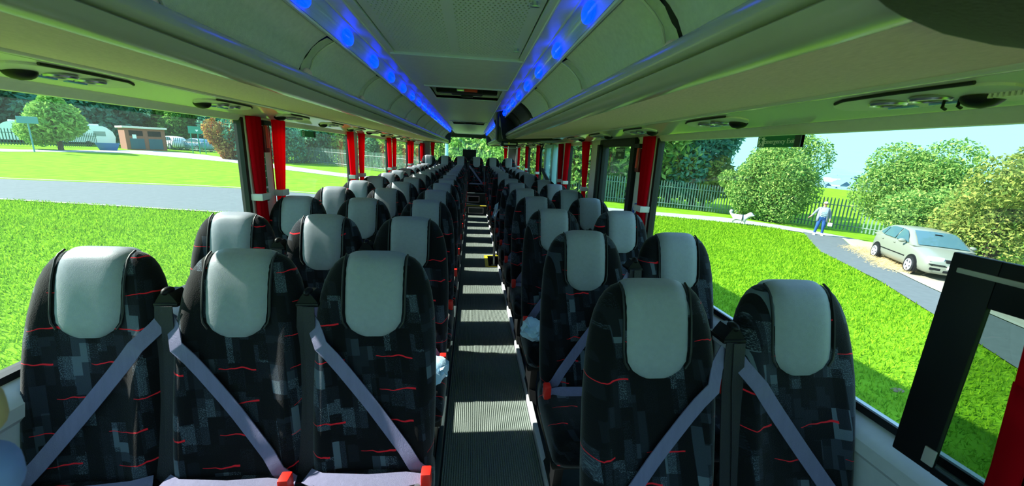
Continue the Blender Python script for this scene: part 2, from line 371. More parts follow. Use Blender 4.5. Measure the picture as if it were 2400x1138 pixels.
# emergency door in the right wall, beside the first full pillar
dr = MB()
for a, b, c, d in ((2.90, 2.97, ZS-.6, ZT+.01), (3.62, 3.72, ZS-.6, ZT+.01), (2.97, 3.62, ZT-.06, ZT+.01), (2.97, 3.62, ZS-.6, ZS-.02)): dr.bbox(XR-.045, XR+.02, a, b, c, d, .008)
dro = struct(dr.build('door_1', DARK, smooth=30)); MB().box(XR-.02, XR-.016, 2.97, 3.62, ZS-.02, ZT-.06).build('door_pane', GLASSR, dro)
MB().bbox(XR-.075, XR-.045, 3.635, 3.70, .72, 1.56, .006).build('door_stile', BLK, dro, 30)
nb = MB().box(XR-.024, XR-.0205, 3.13, 3.33, 1.44, 1.535).build('door_notice', mat('smoked print', (70, 90, 78), .6), dro)
for j, t in enumerate(('EMERGENCY', 'EXIT')):
    text_mesh(t, .032, WHITE, 'notice_lettering', Matrix(((0, 0, -1, XR-.0245), (-1, 0, 0, 3.23), (0, 1, 0, 1.51-.04*j), (0, 0, 0, 1))), dro)
# continental door frame behind the stairwell
d2 = MB()
for a, b, c, d in ((5.36, 5.52, .62, ZT), (5.84, 5.97, .95, ZT), (6.38, 6.52, .95, ZT), (5.97, 6.38, .95, 1.04), (5.97, 6.38, ZT-.05, ZT), (5.84, 6.52, .5, .95)): d2.bbox(XR-.06, XR+.015, a, b, c, d, .01)
d2o = struct(d2.build('door_2', DOORB, smooth=30)); MB().box(XR-.035, XR-.03, 5.97, 6.38, 1.04, ZT-.05).build('door_pane', GLASSR, d2o)
MB().tube([(XR-.1, 5.5, .98), (XR-.12, 5.8, 1.06), (XR-.1, 6.45, 1.2)], .03).build('door_arm', DARK, d2o, True)
MB().tube([(XR-.1, 6.5, ZT), (XR-.12, 6.62, 1.45), (XR-.1, 6.68, 1.25), (XR-.09, 6.62, 1.1)], .012).build('grab_rail', BLK, d2o, True)

# ------------------------------------------------------------------ luggage racks
RAIL_LO = [(.555, .156), (.53, .150), (.50, .153), (.480, .164), (.472, .180), (.480, .185), (.50, .187), (.55, .18)]
RAIL_HI = [(.50, .187), (.478, .188), (.470, .194), (.467, .206), (.474, .224), (.492, .238), (.513, .243), (.530, .236), (.54, .21), (.535, .187)]
SERV = [(1.022, .205), (1.026, .188), (1.034, .181), (1.046, .180), (1.054, .187), (1.060, .196), (1.072, .199), (1.085, .192), (1.10, .186), (1.25, .160), (1.272, .151), (1.285, .150), (1.296, .156), (1.30, .17)]
LOCK = [(.585, .222), (.583, .255), (.574, .29), (.556, .325), (.530, .355), (.500, .380), (.468, .398)]
def rack(s, y0, y1, label, label_led, lamps, seam0):
    side = 'left' if s < 0 else 'right'
    t = empty('luggage_rack', (0, 0, 0), 0, label, 'luggage rack', 'overhead luggage racks')
    path_solid([(.533, .156), (1.03, .19), (1.03, .20), (.533, .17)], y0, y1, s).build('underside', UNDER, t)
    path_solid(RAIL_LO, y0, y1, s).build('lower_rail', PLAST, t, 60); path_solid(RAIL_HI, y0, y1, s).build('upper_rail', PLAST, t, 60)
    path_solid(SERV+[(1.3, .23), (1.022, .23)], y0, y1, s).build('service_panel', GLOSS, t, 50)
    path_solid([(.62, .21), (1.28, .24), (1.28, .6), (.5, .6), (.47, .47), (.60, .30)], y0, y1, s).build('rack_body', DARK, t)
    path_solid([(.466, .402), (.462, .394), (.452, .394), (.449, .400), (.455, .408)], y0, y1, s).build('lower_bead', GRIL, t, 40)
    y = seam0
    while y > y0: y -= .77
    while y < y1:
        a, b = max(y+.009, y0), min(y+.761, y1); y += .77
        if s < 0 or True:
            MB().ell((CX+s*.566, y-.012, EYE+.262), .016, .030, .026, 12, 6).build('hinge_knob', UNDER, t, True)
        if b-a < .08: continue
        mb = MB(); ny = 16; rows = []
        L = [Vector((p[0], p[1])) for p in LOCK]
        for iy in range(ny+1):
            v = iy/ny; yy_ = a+(b-a)*v; row = []
            for ix in range(len(L)*2-1):
                u = ix/(len(L)*2-2); q = u*(len(L)-1); j = min(int(q), len(L)-2); p = L[j].lerp(L[j+1], q-j)
                ey = min(yy_-a, b-yy_); eu = u*.2
                # rounded lower corners, rolled border
                rim = min(ey, .06) if u > .45 else max(0, .075-math.hypot(max(0, .075-ey), max(0, .09-eu)))
                dpt = .022*(1-min(1, max(0, rim)/.045))**2
                bul = .010*math.sin(math.pi*min(1, max(0, u)))*min(1, ey/.12)
                row.append((CX+s*(p.x+dpt-bul), yy_, EYE+p.y+dpt*.4-bul*.5))
            rows.append(row)
        dark_ = s > 0 and y0 < 0 and a > 3.2
        mb.loft(rows, closed=False, cap=False); mb.build('locker_panel', BLK if dark_ else PANEL, t, 60)
        if not dark_: MB().tube([(CX+s*(p.x-.002), a+.012+.05*max(0, 1-i_/2)**2, EYE+p.y-.002) for i_, p in enumerate(L[1:])], .0045, 6).build('panel_rim', PIL, t, True)
    # lamp strip on the inner edge of the rack
    l = empty('lamp_strip', (0, 0, 0), 0, label_led, 'light', 'blue lamp strips')
    path_sheet([(.449, .402), (.452, .425), (.446, .45), (.43, .468), (.412, .472)], y0, y1, s).build('channel', LEDC, l, True)
    path_solid([(.413, .474), (.405, .470), (.401, .463), (.407, .460), (.415, .466)], y0, y1, s).build('upper_bead', GRIL, l, 40)
    path_sheet([(.449, .400), (.438, .405), (.424, .418), (.413, .438), (.409, .462)], y0, y1, s).build('lens', LENS, l, True)
    a, st = lamps; yq = a
    while yq > y0+.1: yq -= st
    yq += st
    me = None
    while yq < y1-.03:
        if me is None:
            mb = MB(); mb.ell((0, 0, 0), .019, .048, .031, 14, 8); me = mb.mesh('lamp', LEDB, True)
        o = link('lamp', me, l); o.location = (CX+s*.434, yq, EYE+.433); yq += st
    return t, l
rack(-1, -.9, 9.55, 'long grey overhead luggage rack running unbroken above the three-seat side', 'strip of blue lamps along the rack above the three-seat side', (1.35, .44), .93)
rR, lR = rack(1, -.9, 4.66, 'grey overhead luggage rack above the two-seat side ending at the black screen housing', 'strip of blue lamps above the two-seat side, ahead of the black screen housing', (1.29, .465), 1.0)
rR2, lR2 = rack(1, 6.1, 10.3, 'short rear luggage rack above the two-seat side, beyond the black screen housing', 'short strip of blue lamps at the rear, beyond the black screen housing', (6.5, .465), 6.2)
for s, y, t in ((-1, 9.55, 0), (1, 10.3, 0)):
    pass
def endcap(s, y0, y1, m_, name, parent, grow=.012):
    pr = [(.50, .145), (.46, .165), (.445, .21), (.438, .30), (.425, .40), (.405, .45), (.41, .478), (.5, .49), (1.0, .49), (1.25, .40), (1.29, .2), (1.05, .175), (.7, .15)]
    c = (.75, .3); pr = [(c[0]+(a-c[0])*(1+grow), c[1]+(b-c[1])*(1+grow)) for a, b in pr]
    return path_solid(pr, y0, y1, s).build(name, m_, parent, 30)
CAPM = mat('end cap moulding', (62, 72, 70), .45)
lk = [o for o in bpy.data.objects if o.name.startswith('luggage_rack')]
endcap(-1, 9.55, 9.62, CAPM, 'end_cap', lk[0]); endcap(1, 10.3, 10.37, CAPM, 'end_cap', rR2); endcap(1, 6.03, 6.1, CAPM, 'end_cap', rR2)
# black screen housing that closes the front rack on the right
sh = empty('screen_housing', (0, 4.66, 0), 0, 'black screen housing closing the end of the front luggage rack on the two-seat side', 'screen housing')
o = endcap(1, .0, .16, BLK, 'housing', sh, .06); o = MB()
o.loft([[(CX+.43-.02*math.sin(a*1.2), .16+.0*a, EYE+.5-.37*a) for a in (0, .25, .5, .75, 1)], [(CX+.60, .17, EYE+.5-.37*a) for a in (0, .25, .5, .75, 1)]], closed=False, cap=False)
MB().bbox(CX+.36, CX+.385, -.06, .18, EYE+.14, EYE+.45, .01).build('side_fin', DARK, sh, 30)
sm = empty('camera_unit', (0, 4.66, 0), 0, 'small black camera unit with clear visor hanging under the black screen housing', 'camera')
MB().bbox(CX+.42, CX+.62, .0, .12, EYE+.075, EYE+.13, .012).build('camera_body', BLK, sm, 30); MB().bbox(CX+.45, CX+.6, -.004, 0, EYE+.09, EYE+.11, .002).build('lens_strip', PLAST, sm)
MB().tube([(CX+.40, .1, EYE+.10), (CX+.44, -.04, EYE+.055), (CX+.6, -.05, EYE+.05), (CX+.68, .08, EYE+.09)], .005).build('visor_rim', STEEL, sm, True)
MB().bbox(CX+.505, CX+.52, -.008, -.001, EYE+.09, EYE+.118, .002).build('yellow_tag', YEL, sm)
# closing wall between the two right racks, above the continental door
struct(path_solid([(.62, .24), (1.29, .17), (1.29, .6), (.5, .6), (.42, .47), (.43, .44)], 4.83, 6.03, 1).build('wall_bulkhead', WALL))
fr_ = MB(); fr_.loft([[(CX+.44, y, EYE+.46), (CX+.65, y, EYE+.34), (CX+1.05, y, EYE+.25), (CX+1.29, y, EYE+.19)] for y in (4.83, 6.03)], closed=False, cap=False); struct(fr_.build('ceiling_side', CEIL))

# ------------------------------------------------------------------ ceiling fittings
g = empty('grille_panel', (0, 0, 0), 0, 'perforated grey metal return-air grille set in the ceiling nearest the front', 'ceiling grille')
hx0, hx1, hy0, hy1 = HAT[0]
gm = MB(); zc = ZC+.006
def perf(x0, x1, y0, y1, nx, ny):
    dx, dy = (x1-x0)/nx, (y1-y0)/ny
    for j in range(ny):
        for i in range(nx):
            X, Y = x0+dx*i, y0+dy*j
            if j % 2: a, b = X+dx*.44, X+dx*.97
            else: a, b = X+dx*.03, X+dx*.56
            c, d = Y+dy*.16, Y+dy*.78; z = zc; e = dx*.13
            hexa = [(a, (c+d)/2, z), (a+e, c, z), (b-e, c, z), (b, (c+d)/2, z), (b-e, d, z), (a+e, d, z)]
            v = [(X, Y, z), (X+dx, Y, z), (X+dx, Y+dy, z), (X, Y+dy, z), (X, (c+d)/2, z), (X+dx, (c+d)/2, z)]+hexa
            up = [(p[0], p[1], z+.003) for p in hexa]
            gm.add(v+up, [(0, 7, 6, 4), (0, 1, 8, 7), (1, 5, 9, 8), (5, 2, 10, 9), (2, 3, 11, 10), (3, 4, 6, 11)]+[(6+q, 6+(q+1) % 6, 12+(q+1) % 6, 12+q) for q in range(6)])
    return
xm = (hx0+hx1)/2-.01; mb_ = .035
perf(hx0+mb_, xm-.018, hy0+mb_, hy1-.05, 16, 84); perf(xm+.018, hx1-mb_-.01, hy0+mb_, hy1-.05, 16, 84)
tag(gm.build('perforated_sheet', GRIL, g), kind='stuff')
pf = holed(hx0+.006, hx1-.006, hy0+.006, hy1-.006, zc, zc+.006, [(hx0+mb_, xm-.018, hy0+mb_, hy1-.05), (xm+.018, hx1-mb_-.01, hy0+mb_, hy1-.05)])
pf.build('sheet_border', GRIL, g); MB().box(hx0, hx1, hy0, hy1, ZC+.06, ZC+.07).build('filter', DARK, g)
MB().box(hx0-.02, hx1+.02, hy1+.0, hy1+.022, ZC-.006, ZC+.001).build('joint_strip', GRIL, g)
for x, y in ((hx1-.04, 1.30), (hx1-.035, 1.86)):
    c = MB(); c.disc((x, y, zc-.012), .010, .012); c.box(x-.014, x+.014, y-.004, y+.004, zc-.015, zc-.008); c.build('turn_catch', STEEL, g, 30)
for n_, (x0, x1, y0, y1) in enumerate(HAT[1:]):
    h = empty('roof_hatch', (0, 0, 0), 0, ('black emergency roof hatch with a red release handle, recessed in the ceiling' if n_ == 0 else 'smaller-looking farther roof hatch recessed in the ceiling near the rear'), 'roof hatch', 'roof hatches')
    q = MB(); hh = .12; q.box(x0-.004, x0, y0, y1, ZC-.002, ZC+hh); q.box(x1, x1+.004, y0, y1, ZC-.002, ZC+hh); q.box(x0, x1, y0-.004, y0, ZC-.002, ZC+hh); q.box(x0, x1, y1, y1+.004, ZC-.002, ZC+hh); q.build('lining', RECESS, h)
    f = holed(x0-.03, x1+.03, y0-.03, y1+.03, ZC-.008, ZC-.001, [(x0+.004, x1-.004, y0+.004, y1-.004)]); f.build('flange', CEIL, h)
    MB().box(x0, x1, y0, y1, ZC+hh-.005, ZC+hh).build('hatch_lid', RECESS, h)
    xm_ = (x0+x1)/2
    bq = MB(); bq.bbox(x0+.02, x1-.02, y0+.36, y0+.44, ZC+.014, ZC+.058, .01); bq.bbox(xm_-.13, xm_+.13, y0+.30, y0+.46, ZC+.004, ZC+.06, .012); bq.bbox(xm_-.05, xm_+.05, y0+.42, y0+.5, ZC-.008, ZC+.03, .01); bq.build('latch_bar', BLK, h, 30)
    if n_ == 0:
        MB().bbox(xm_-.04, xm_+.085, y0+.27, y0+.31, ZC+.012, ZC+.04, .006).build('release_handle', RED, h, 30); MB().bbox(xm_-.08, xm_-.02, y0+.25, y0+.30, ZC+.01, ZC+.045, .006).build('release_cap', STEEL, h, 30)

# reading lamp and nozzle units under the racks
def serv_unit(s, y, label, speaker):
    t = empty('service_unit', (0, 0, 0), 0, label, 'reading light', 'overhead service units')
    A = lambda a: CX+s*a
    zz = lambda a: EYE+.186-(a-1.10)*(.026/.15)
    mb = MB(); n = 28; top = []; bot = []
    for k_ in range(n):
        c, q = math.cos(2*math.pi*k_/n), math.sin(2*math.pi*k_/n)
        a = 1.165+.058*math.copysign(abs(c)**.8, c); yy_ = y+.2*math.copysign(abs(q)**.75, q)
        bot.append((A(a), yy_, zz(a)-.006)); top.append((A(a), yy_, zz(a)+.004))
    mb.loft([bot, top]); mb.build('base_plate', PIL, t, 30)
    for j, yy_ in enumerate((y-.04, y+.055)):
        r_ = MB(); r_.ring((A(1.165), yy_, zz(1.165)-.008), .034, .006); r_.build('nozzle_rim', STEEL, t, True)
        MB().disc((A(1.165), yy_, zz(1.165)-.010), .031, .006).build('nozzle', BLK, t, 30)
        MB().bbox(A(1.208)-.008, A(1.208)+.008, yy_-.035, yy_+.03, zz(1.208)-.010, zz(1.208)-.004, .003).build('lamp_lens', mat_lens, t, 30)
    MB().tube([(A(1.105), y-.16, zz(1.105)-.004), (A(1.10), y, zz(1.1)-.005), (A(1.108), y+.13, zz(1.105)-.004), (A(1.125), y+.17, zz(1.125)-.004)], .0045).build('dark_groove_bar', DARK, t, True)  # dark bar in place of a dark groove along the plate
    k_ = MB(); k_.ell((A(1.20), y-.115, EYE+.166), .036, .036, .026, 18, 6, -1, .0); k_.build('coat_hook', BLK, t, True)
    if speaker:
        q = MB(); nn = 22
        for i_ in range(nn):
            yy_ = y-.13-.2*i_/nn; q.box(A(1.235)-.06, A(1.235)+.035, yy_-.005, yy_, zz(1.22)-.008, zz(1.22)+.002)
        tag(q.build('speaker_ribs', PIL, t), kind='stuff')
        for dy in (.0, .03): MB().tube([(A(1.19), y-.05-dy, zz(1.19)), (A(1.19), y-.05-dy, zz(1.19)-.022), (A(1.2), y-.05-dy, zz(1.2)-.024)], .0035).build('peg', BLK, t, True)
    return t
mat_lens = mat('lamp lens bluish', (120, 160, 235), .15)
for i in range(12):
    y = 1.42+.76*i
    if y < 9.4: serv_unit(-1, y, 'round nozzle and reading-lamp unit above the three-seat side, %s from the front' % ordinal(i), False)
j = 0
for i in range(12):
    y = .90+.80*i
    if y < 4.5 or 6.2 < y < 10: serv_unit(1, y, 'round nozzle and reading-lamp unit above the two-seat side, %s from the front' % ordinal(j), i == 0); j += 1

# ------------------------------------------------------------------ curtains, notices, hammers
def curtain(s, y, wtop, wtie, label, ydir=1, ztie=1.10, zb=.72, shift=0):
    X = XL if s < 0 else XR; i = -s
    t = empty('curtain', (X+i*.05, y, 0), 0, label, 'curtain', 'red window curtains')
    mb = MB(); rings = []; n = 36
    Z = [1.60, 1.57, 1.45, 1.3, 1.2, 1.14, ztie+.012, ztie-.012, 1.04, .95, .85, zb]
    for z in Z:
        d = abs(z-ztie); w_ = wtie+(wtop-wtie)*min(1, max(0, (z-ztie))/.5)**.8 if z > ztie else wtie+(wtop-wtie)*.28*min(1, d/.18)
        dep = .016+.012*(w_/wtop); off = shift*min(1, max(0, z-ztie)/.5)
        ring_ = []
        for k_ in range(n):
            a = 2*math.pi*k_/n; pl = 1+.22*math.cos(a*9)
            ring_.append((i*dep*math.sin(a)*pl, off+w_/2*math.cos(a), z))
        rings.append(ring_)
    mb.loft(rings); mb.build('drape', CURT, t, 'full')
    b = MB(); b.bbox(-.036, .036, -wtie/2-.012, wtie/2+.012, ztie-.022, ztie+.022, .006); b.build('tie_band', PIL, t, 30)
    return t
curtain(-1, 2.66, .13, .085, 'red curtain on the front half of the first pillar, three-seat side, over the notice')
curtain(-1, 2.93, .15, .07, 'red curtain on the rear half of the first pillar, three-seat side, beside the hammer box', shift=.05)
for i, (y, nm) in enumerate(((4.66, 'second'), (6.72, 'third'), (8.78, 'fourth'), (10.82, 'fifth'))):
    curtain(-1, y-.0, .13, .075, 'red curtain on the front edge of the %s pillar, three-seat side' % nm, shift=-.03)
    curtain(-1, y+.36, .19, .085, 'red curtain on the rear edge of the %s pillar, three-seat side' % nm, shift=.06)
curtain(1, 2.64, .15, .10, 'red curtain on the pillar between the first window and the emergency door, two-seat side')
curtain(1, 4.12, .22, .045, 'red curtain hanging behind the dark emergency door frame, tied to a narrow tail', shift=.05)
curtain(1, 5.02, .12, .09, 'red curtain on the near side of the pale blue door', shift=-.04)
curtain(1, 5.34, .12, .06, 'red curtain on the far side of the same pillar, against the pale blue door', shift=.04)
for y, nm in ((7.27, 'first'), (8.80, 'second'), (10.3, 'third')): curtain(1, y, .14, .09, 'red curtain on the %s pillar behind the pale blue door, two-seat side' % nm)
fc = curtain(1, .425, .34, .26, 'red curtain standing in for fingers at the lens, beside the black framed screen', ztie=.62, zb=.40); fc.location.x = 1.11  # curtain shape added in place of fingers blurred at the lens
for s, x in ((-1, -1.12), (1, .95)):
    t = curtain(1, 0, .12, .06, 'red rear-window curtain on the %s' % ('three-seat side' if s < 0 else 'two-seat side')); t.location = (x, YB-.05, .12); t.rotation_euler = (0, 0, R(90)); 
def notice(s, y, z, label):
    X = (XL+.024) if s < 0 else (XR-.024); i = -s
    t = empty('safety_notice', (X, y, z), R(90) if s < 0 else R(-90), label, 'sign', 'green safety notices')
    # local: x along reading direction, -y faces the saloon ... built facing local -y
    MB().box(-.036, .036, -.002, .0, -.19, .19).build('white_card', WHITE, t)
    q = MB(); q.box(-.03, .03, -.0032, -.0021, -.08, .18); q.box(-.03, .03, -.0032, -.0021, -.18, -.095); q.build('green_field', GREEN, t)
    q = MB()
    for k_ in range(5): q.box(-.024, .0, -.0042, -.0033, .15-.045*k_, .165-.045*k_+.008); q.box(.006, .024, -.0042, -.0033, .155-.045*k_, .16-.045*k_)
    q.box(-.02, .004, -.0042, -.0033, -.165, -.11); q.box(.01, .024, -.0042, -.0033, -.14, -.13); q.build('pictogram', WHITE, t)
notice(-1, 2.775, 1.235, 'narrow green and white safety notice on the first pillar between two red curtains')
notice(1, 2.745, 1.24, 'narrow green and white safety notice on the pillar beside the emergency door')
def hammer(s, y, z, label):
    X = (XL+.022) if s < 0 else (XR-.022); i = -s
    t = empty('hammer_box', (X, y, z), 0, label, 'emergency hammer', 'emergency hammers')
    a, b = sorted((0, i*.035)); MB().bbox(a, b, -.032, .032, -.12, .05, .008).build('case', mat_rc, t, 30)
    c, d = sorted((i*.01, i*.05)); MB().bbox(c, d, -.045, .045, .055, .085, .006).build('hammer_head', DARK, t, 30); MB().tube([(i*.03, 0, .06), (i*.036, 0, -.09)], .012).build('hammer_handle', RED, t, True)
mat_rc = mat('red case', (120, 20, 24), .3)
hammer(-1, 2.79, 1.50, 'red emergency hammer box high on the first pillar between two red curtains')
hammer(1, 2.79, 1.47, 'red emergency hammer box high on the pillar beside the emergency door')
sb = empty('seat_belt_sign', (XR-.024, 2.775, 1.06), 0, 'round blue wheel sign low on the pillar beside the emergency door', 'sign')
MB().disc((-.006, 0, 0), .062, .006, 'x', 28).build('disc', BLUE, sb, 30)
q = MB(); q.disc((-.008, .002, .034), .011, .002, 'x', 12); q.box(-.008, -.006, -.012, .014, -.02, .02); q.box(-.008, -.006, -.022, .03, -.036, -.022); q.build('pictogram', WHITE, sb)
# exit signs on the glass
def exit_sign(s, y, z, L, Hh, label, txt):
    X = (XL+.006) if s < 0 else (XR-.006); i = -s
    t = empty('exit_sign', (X, y, z), 0, label, 'sign'); d = -1 if s > 0 else 1          # reading direction along y
    a, b = sorted((0, i*.012)); MB().box(a, b, -L/2, L/2, -Hh/2, Hh/2).build('sign_panel', GREEN, t)
    e = i*.0125; ye_ = d*L/2
    q = MB(); c_, d_ = sorted((0, i*.016)); y1_, y2_ = sorted((ye_, ye_-d*.028)); q.box(c_, d_, y1_, y2_, -Hh/2, Hh/2); q.build('end_cap', STEP, t)
    y1_, y2_ = sorted((-ye_+d*.004, -ye_+d*.042)); c_, d_ = sorted((e, e+i*.0006)); MB().box(c_, d_, y1_, y2_, -Hh/2+.004, Hh/2-.004).build('white_square', WHITE, t)
    man = [(-.006, .018), (-.001, .016), (.004, .009), (.011, .006), (.010, .003), (.003, .005), (.001, .0), (.006, -.006), (.003, -.017), (-.001, -.016), (.001, -.007), (-.005, -.003), (-.009, -.012), (-.016, -.014), (-.016, -.011), (-.011, -.008), (-.006, .002), (-.009, .008), (-.013, .004), (-.015, .006), (-.010, .012)]
    sc = Hh/.045; e2 = e+i*.0008; yc = -ye_+d*.024
    q = MB(); q.poly([(e2, yc+d*u*sc, v*sc-.001) for u, v in man], (i*.0005, 0, 0)); q.disc((e2, yc+d*.003*sc, .0195*sc), .0035*sc, i*.0005, 'x', 10); q.build('running_man', GREEN, t)
    if txt:
        M = Matrix(((0, 0, i, e+i*.001), (d, 0, 0, d*.006), (0, 1, 0, 0), (0, 0, 0, 1)))
        text_mesh(txt, .0265, WHITE, 'lettering', M, t)
exit_sign(1, 1.515, 1.543, .232, .046, 'green Emergency Exit sign with a running man stuck to the first right window', 'Emergency Exit')
exit_sign(-1, 3.575, 1.53, .27, .05, 'small green exit sign on the second window of the three-seat side', None)

# ------------------------------------------------------------------ seats (facing the front, i.e. local -y)
ZL = [(.28, .190, .10), (.38, .198, .112), (.45, .203, .118), (.55, .205, .12), (.65, .205, .12), (.75, .204, .118), (.83, .200, .115), (.90, .195, .112), (.96, .185, .108), (1.00, .174, .104), (1.035, .158, .096), (1.058, .142, .084), (1.074, .125, .064), (1.083, .108, .042), (1.0875, .09, .018)]
def ycen(z): return -.005-(1.06-z)*math.tan(R(12.5))
def interp(z, c):
    for p, q in zip(ZL[:-1], ZL[1:]):
        if p[0] <= z <= q[0]: return p[c]+(q[c]-p[c])*(z-p[0])/(q[0]-p[0])
    return ZL[0][c] if z < ZL[0][0] else ZL[-1][c]
def frontY(x, z):
    w_, t_ = interp(z, 1), interp(z, 2); u = min(.999, abs(x)/w_)
    y = ycen(z)-t_/2*(1-u**(2/.5))**(.85/2)
    fade = min(1, max(0, (1.02-z)/.2))
    return y-.022*fade*math.exp(-((u-.80)/.16)**2)+.012*fade*math.exp(-(u/.5)**2)
def uvmap(me, fn):
    uv = me.uv_layers.new(name='UVMap')
    for p in me.polygons:
        for li in p.loop_indices: uv.data[li].uv = fn(me.vertices[me.loops[li].vertex_index].co)
def back_mesh():
    mb = MB(); n = 40; rings = []
    for z, w_, t_ in ZL:
        ring_ = []
        for k_ in range(n):
            a = 2*math.pi*k_/n; c, s_ = math.cos(a), math.sin(a)
            x = w_*math.copysign(abs(c)**.5, c); y = ycen(z)+t_/2*math.copysign(abs(s_)**.85, s_)
            if s_ < 0:
                u = abs(x)/w_; fade = min(1, max(0, (1.02-z)/.2)); y += -.022*fade*math.exp(-((u-.80)/.16)**2)+.012*fade*math.exp(-(u/.5)**2)
            ring_.append((x, y, z))
        rings.append(ring_)
    mb.loft(rings); me = mb.mesh('backrest', FAB, 'full'); uvmap(me, lambda c: (c.x+c.y*.6+.3, c.z)); return me
def pad_mesh():
    path = []
    for z in (.832, .84, .855, .88, .91, .95, .99, 1.02, 1.045, 1.062, 1.075, 1.083): path.append((z, -1))
    path += [(1.0875, -.5), (1.089, 0), (1.0875, .5), (1.083, 1), (1.07, 1), (1.045, 1), (1.0, 1)]
    mb = MB(); rows = []; nu = 16; inner = []
    for z, sd_ in path:
        t_ = interp(min(z, 1.0875), 2); yc = ycen(z); wp = .100
        if z < .90 and sd_ < 0: wp = .100*math.sqrt(max(.12, 1-((.90-z)/.072)**2))
        row = []
        for i in range(nu+1):
            u = -1+2*i/nu; x = u*wp; e = (1-abs(u)**5); off = .017*e-.005
            if z < .86 and sd_ < 0: off *= .35+.65*max(0, (z-.832)/.028)
            if sd_ == -1: p = (x, frontY(x*.93, z)-off, z+(off if z > 1.06 else 0)*.7)
            elif sd_ == 1: p = (x, yc+t_/2+off, z+(off if z > 1.06 else 0)*.7)
            else: p = (x, yc+sd_*t_/2, z+off)
            row.append(p)
        rows.append(row)
    mb.loft(rows, closed=False, cap=False); return mb.mesh('headrest', LEA, 'full')
def piping_mesh(s):
    mb = MB(); pts = []
    for z in (.86, .88, .91, .95, .99, 1.02, 1.045, 1.062, 1.075, 1.085):
        wp = .102*(math.sqrt(max(.12, 1-((.90-z)/.072)**2)) if z < .9 else 1); pts.append((s*wp, frontY(wp*.95, z)-.003, z+(.006 if z > 1.05 else 0)))
    mb.tube(pts, .0035, 5); return mb.mesh('headrest_piping', DARK, True)
def cushion_mesh():
    mb = MB(); rings = []; n = 32
    for y, zt, zb, w_ in ((-.535, .365, .31, .17), (-.541, .385, .27, .195), (-.533, .402, .245, .205), (-.51, .413, .235, .21), (-.46, .415, .235, .212), (-.38, .407, .24, .212), (-.28, .398, .245, .212), (-.20, .395, .25, .21), (-.13, .40, .26, .205)):
        zc_, h = (zt+zb)/2, (zt-zb)/2; ring_ = []
        for k_ in range(n):
            a = 2*math.pi*k_/n; c, s_ = math.cos(a), math.sin(a)
            x = w_*math.copysign(abs(c)**.45, c); z = zc_+h*math.copysign(abs(s_)**.45, s_)
            if s_ > 0: z += .010*math.exp(-((abs(x)/w_-.8)/.18)**2)-.006
            ring_.append((x, y, z))
        rings.append(ring_)
    mb.loft(rings); me = mb.mesh('seat_cushion', FAB, 'full'); uvmap(me, lambda c: (c.x+.9+c.z*.8, c.y+c.z)); return me
def strap(pts, width, th=.003, side=Vector((1, 0, 0)), nrm=None):
    mb = MB(); P = [Vector(p) for p in pts]; rings = []
    for i, p in enumerate(P):
        t = (P[min(i+1, len(P)-1)]-P[max(i-1, 0)]).normalized(); nm = (nrm or Vector((0, -1, 0))); w_ = t.cross(nm).normalized()*width/2; nn = w_.cross(t).normalized()*th/2
        rings.append([tuple(p+w_+nn), tuple(p-w_+nn), tuple(p-w_-nn), tuple(p+w_-nn)])
    mb.loft(rings); return mb
def belt_mesh(d):
    """shoulder strap from the guide on side d (+1 = +x) down to the buckle at the other side"""
    pts = []
    for k_ in range(13):
        u = k_/12; x = d*(.225-.405*u); z = .905-.505*u-.02*u
        y = frontY(min(abs(x), .19), z)-.014 if abs(x) < .2 else frontY(.19, z)-.012
        pts.append((x, y, z))
    pts.append((-d*.19, -.27, .37))
    return strap(pts, .046).mesh('shoulder_belt', BELT, True)
def lap_mesh(d):
    pts = [(d*.2, -.22, .395), (d*.15, -.25, .402), (.0, -.262, .40), (-d*.12, -.26, .402), (-d*.18, -.265, .395)]
    return strap(pts, .046, nrm=Vector((0, -.45, .9))).mesh('lap_belt', BELT, True)
def guide_mesh(d):
    mb = MB(); x = d*.216
    mb.poly([(x-.034, -.075, .935), (x+.034, -.075, .935), (x+.028, -.075, .946), (x+.012, -.075, .970), (x-.012, -.075, .970), (x-.028, -.075, .946)], (0, .06, 0))
    mb.ell((x, -.06, .972), .014, .024, .014, 12, 6); mb.bbox(x-.036, x+.036, -.08, .0, .924, .937, .004)
    return mb.mesh('belt_guide', BLK, 40)
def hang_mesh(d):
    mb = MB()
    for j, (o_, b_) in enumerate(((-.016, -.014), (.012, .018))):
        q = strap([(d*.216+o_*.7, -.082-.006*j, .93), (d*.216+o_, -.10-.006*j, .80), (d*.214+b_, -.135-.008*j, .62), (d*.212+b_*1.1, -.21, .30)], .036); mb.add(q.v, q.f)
    return mb.mesh('hanging_straps', BELT_SHADE, True)
def buckle_mesh(d):
    mb = MB(); x = -d*.19; mb.bbox(x-.016, x+.016, -.295, -.255, .385, .45, .006); return mb.mesh('buckle', RED, 40)
def stalk_mesh(d):
    x = -d*.19; mb = MB().bbox(x-.011, x+.011, -.282, -.264, .31, .39, .004); return mb.mesh('buckle_stalk', BLK, 40)
def frame_mesh():
    mb = MB(); mb.bbox(-.2, .2, -.50, -.12, .205, .245, .012); return mb.mesh('seat_frame', BLK, 40)
def leg_mesh(x):
    mb = MB(); mb.loft([[(x-.02, y0, z), (x+.02, y0, z), (x+.02, y1, z), (x-.02, y1, z)] for z, y0, y1 in ((FZ-.012, -.47, -.14), (FZ+.02, -.45, -.16), (FZ+.1, -.38, -.22), (.21, -.42, -.18))]); return mb.mesh('leg', BLK, 40)
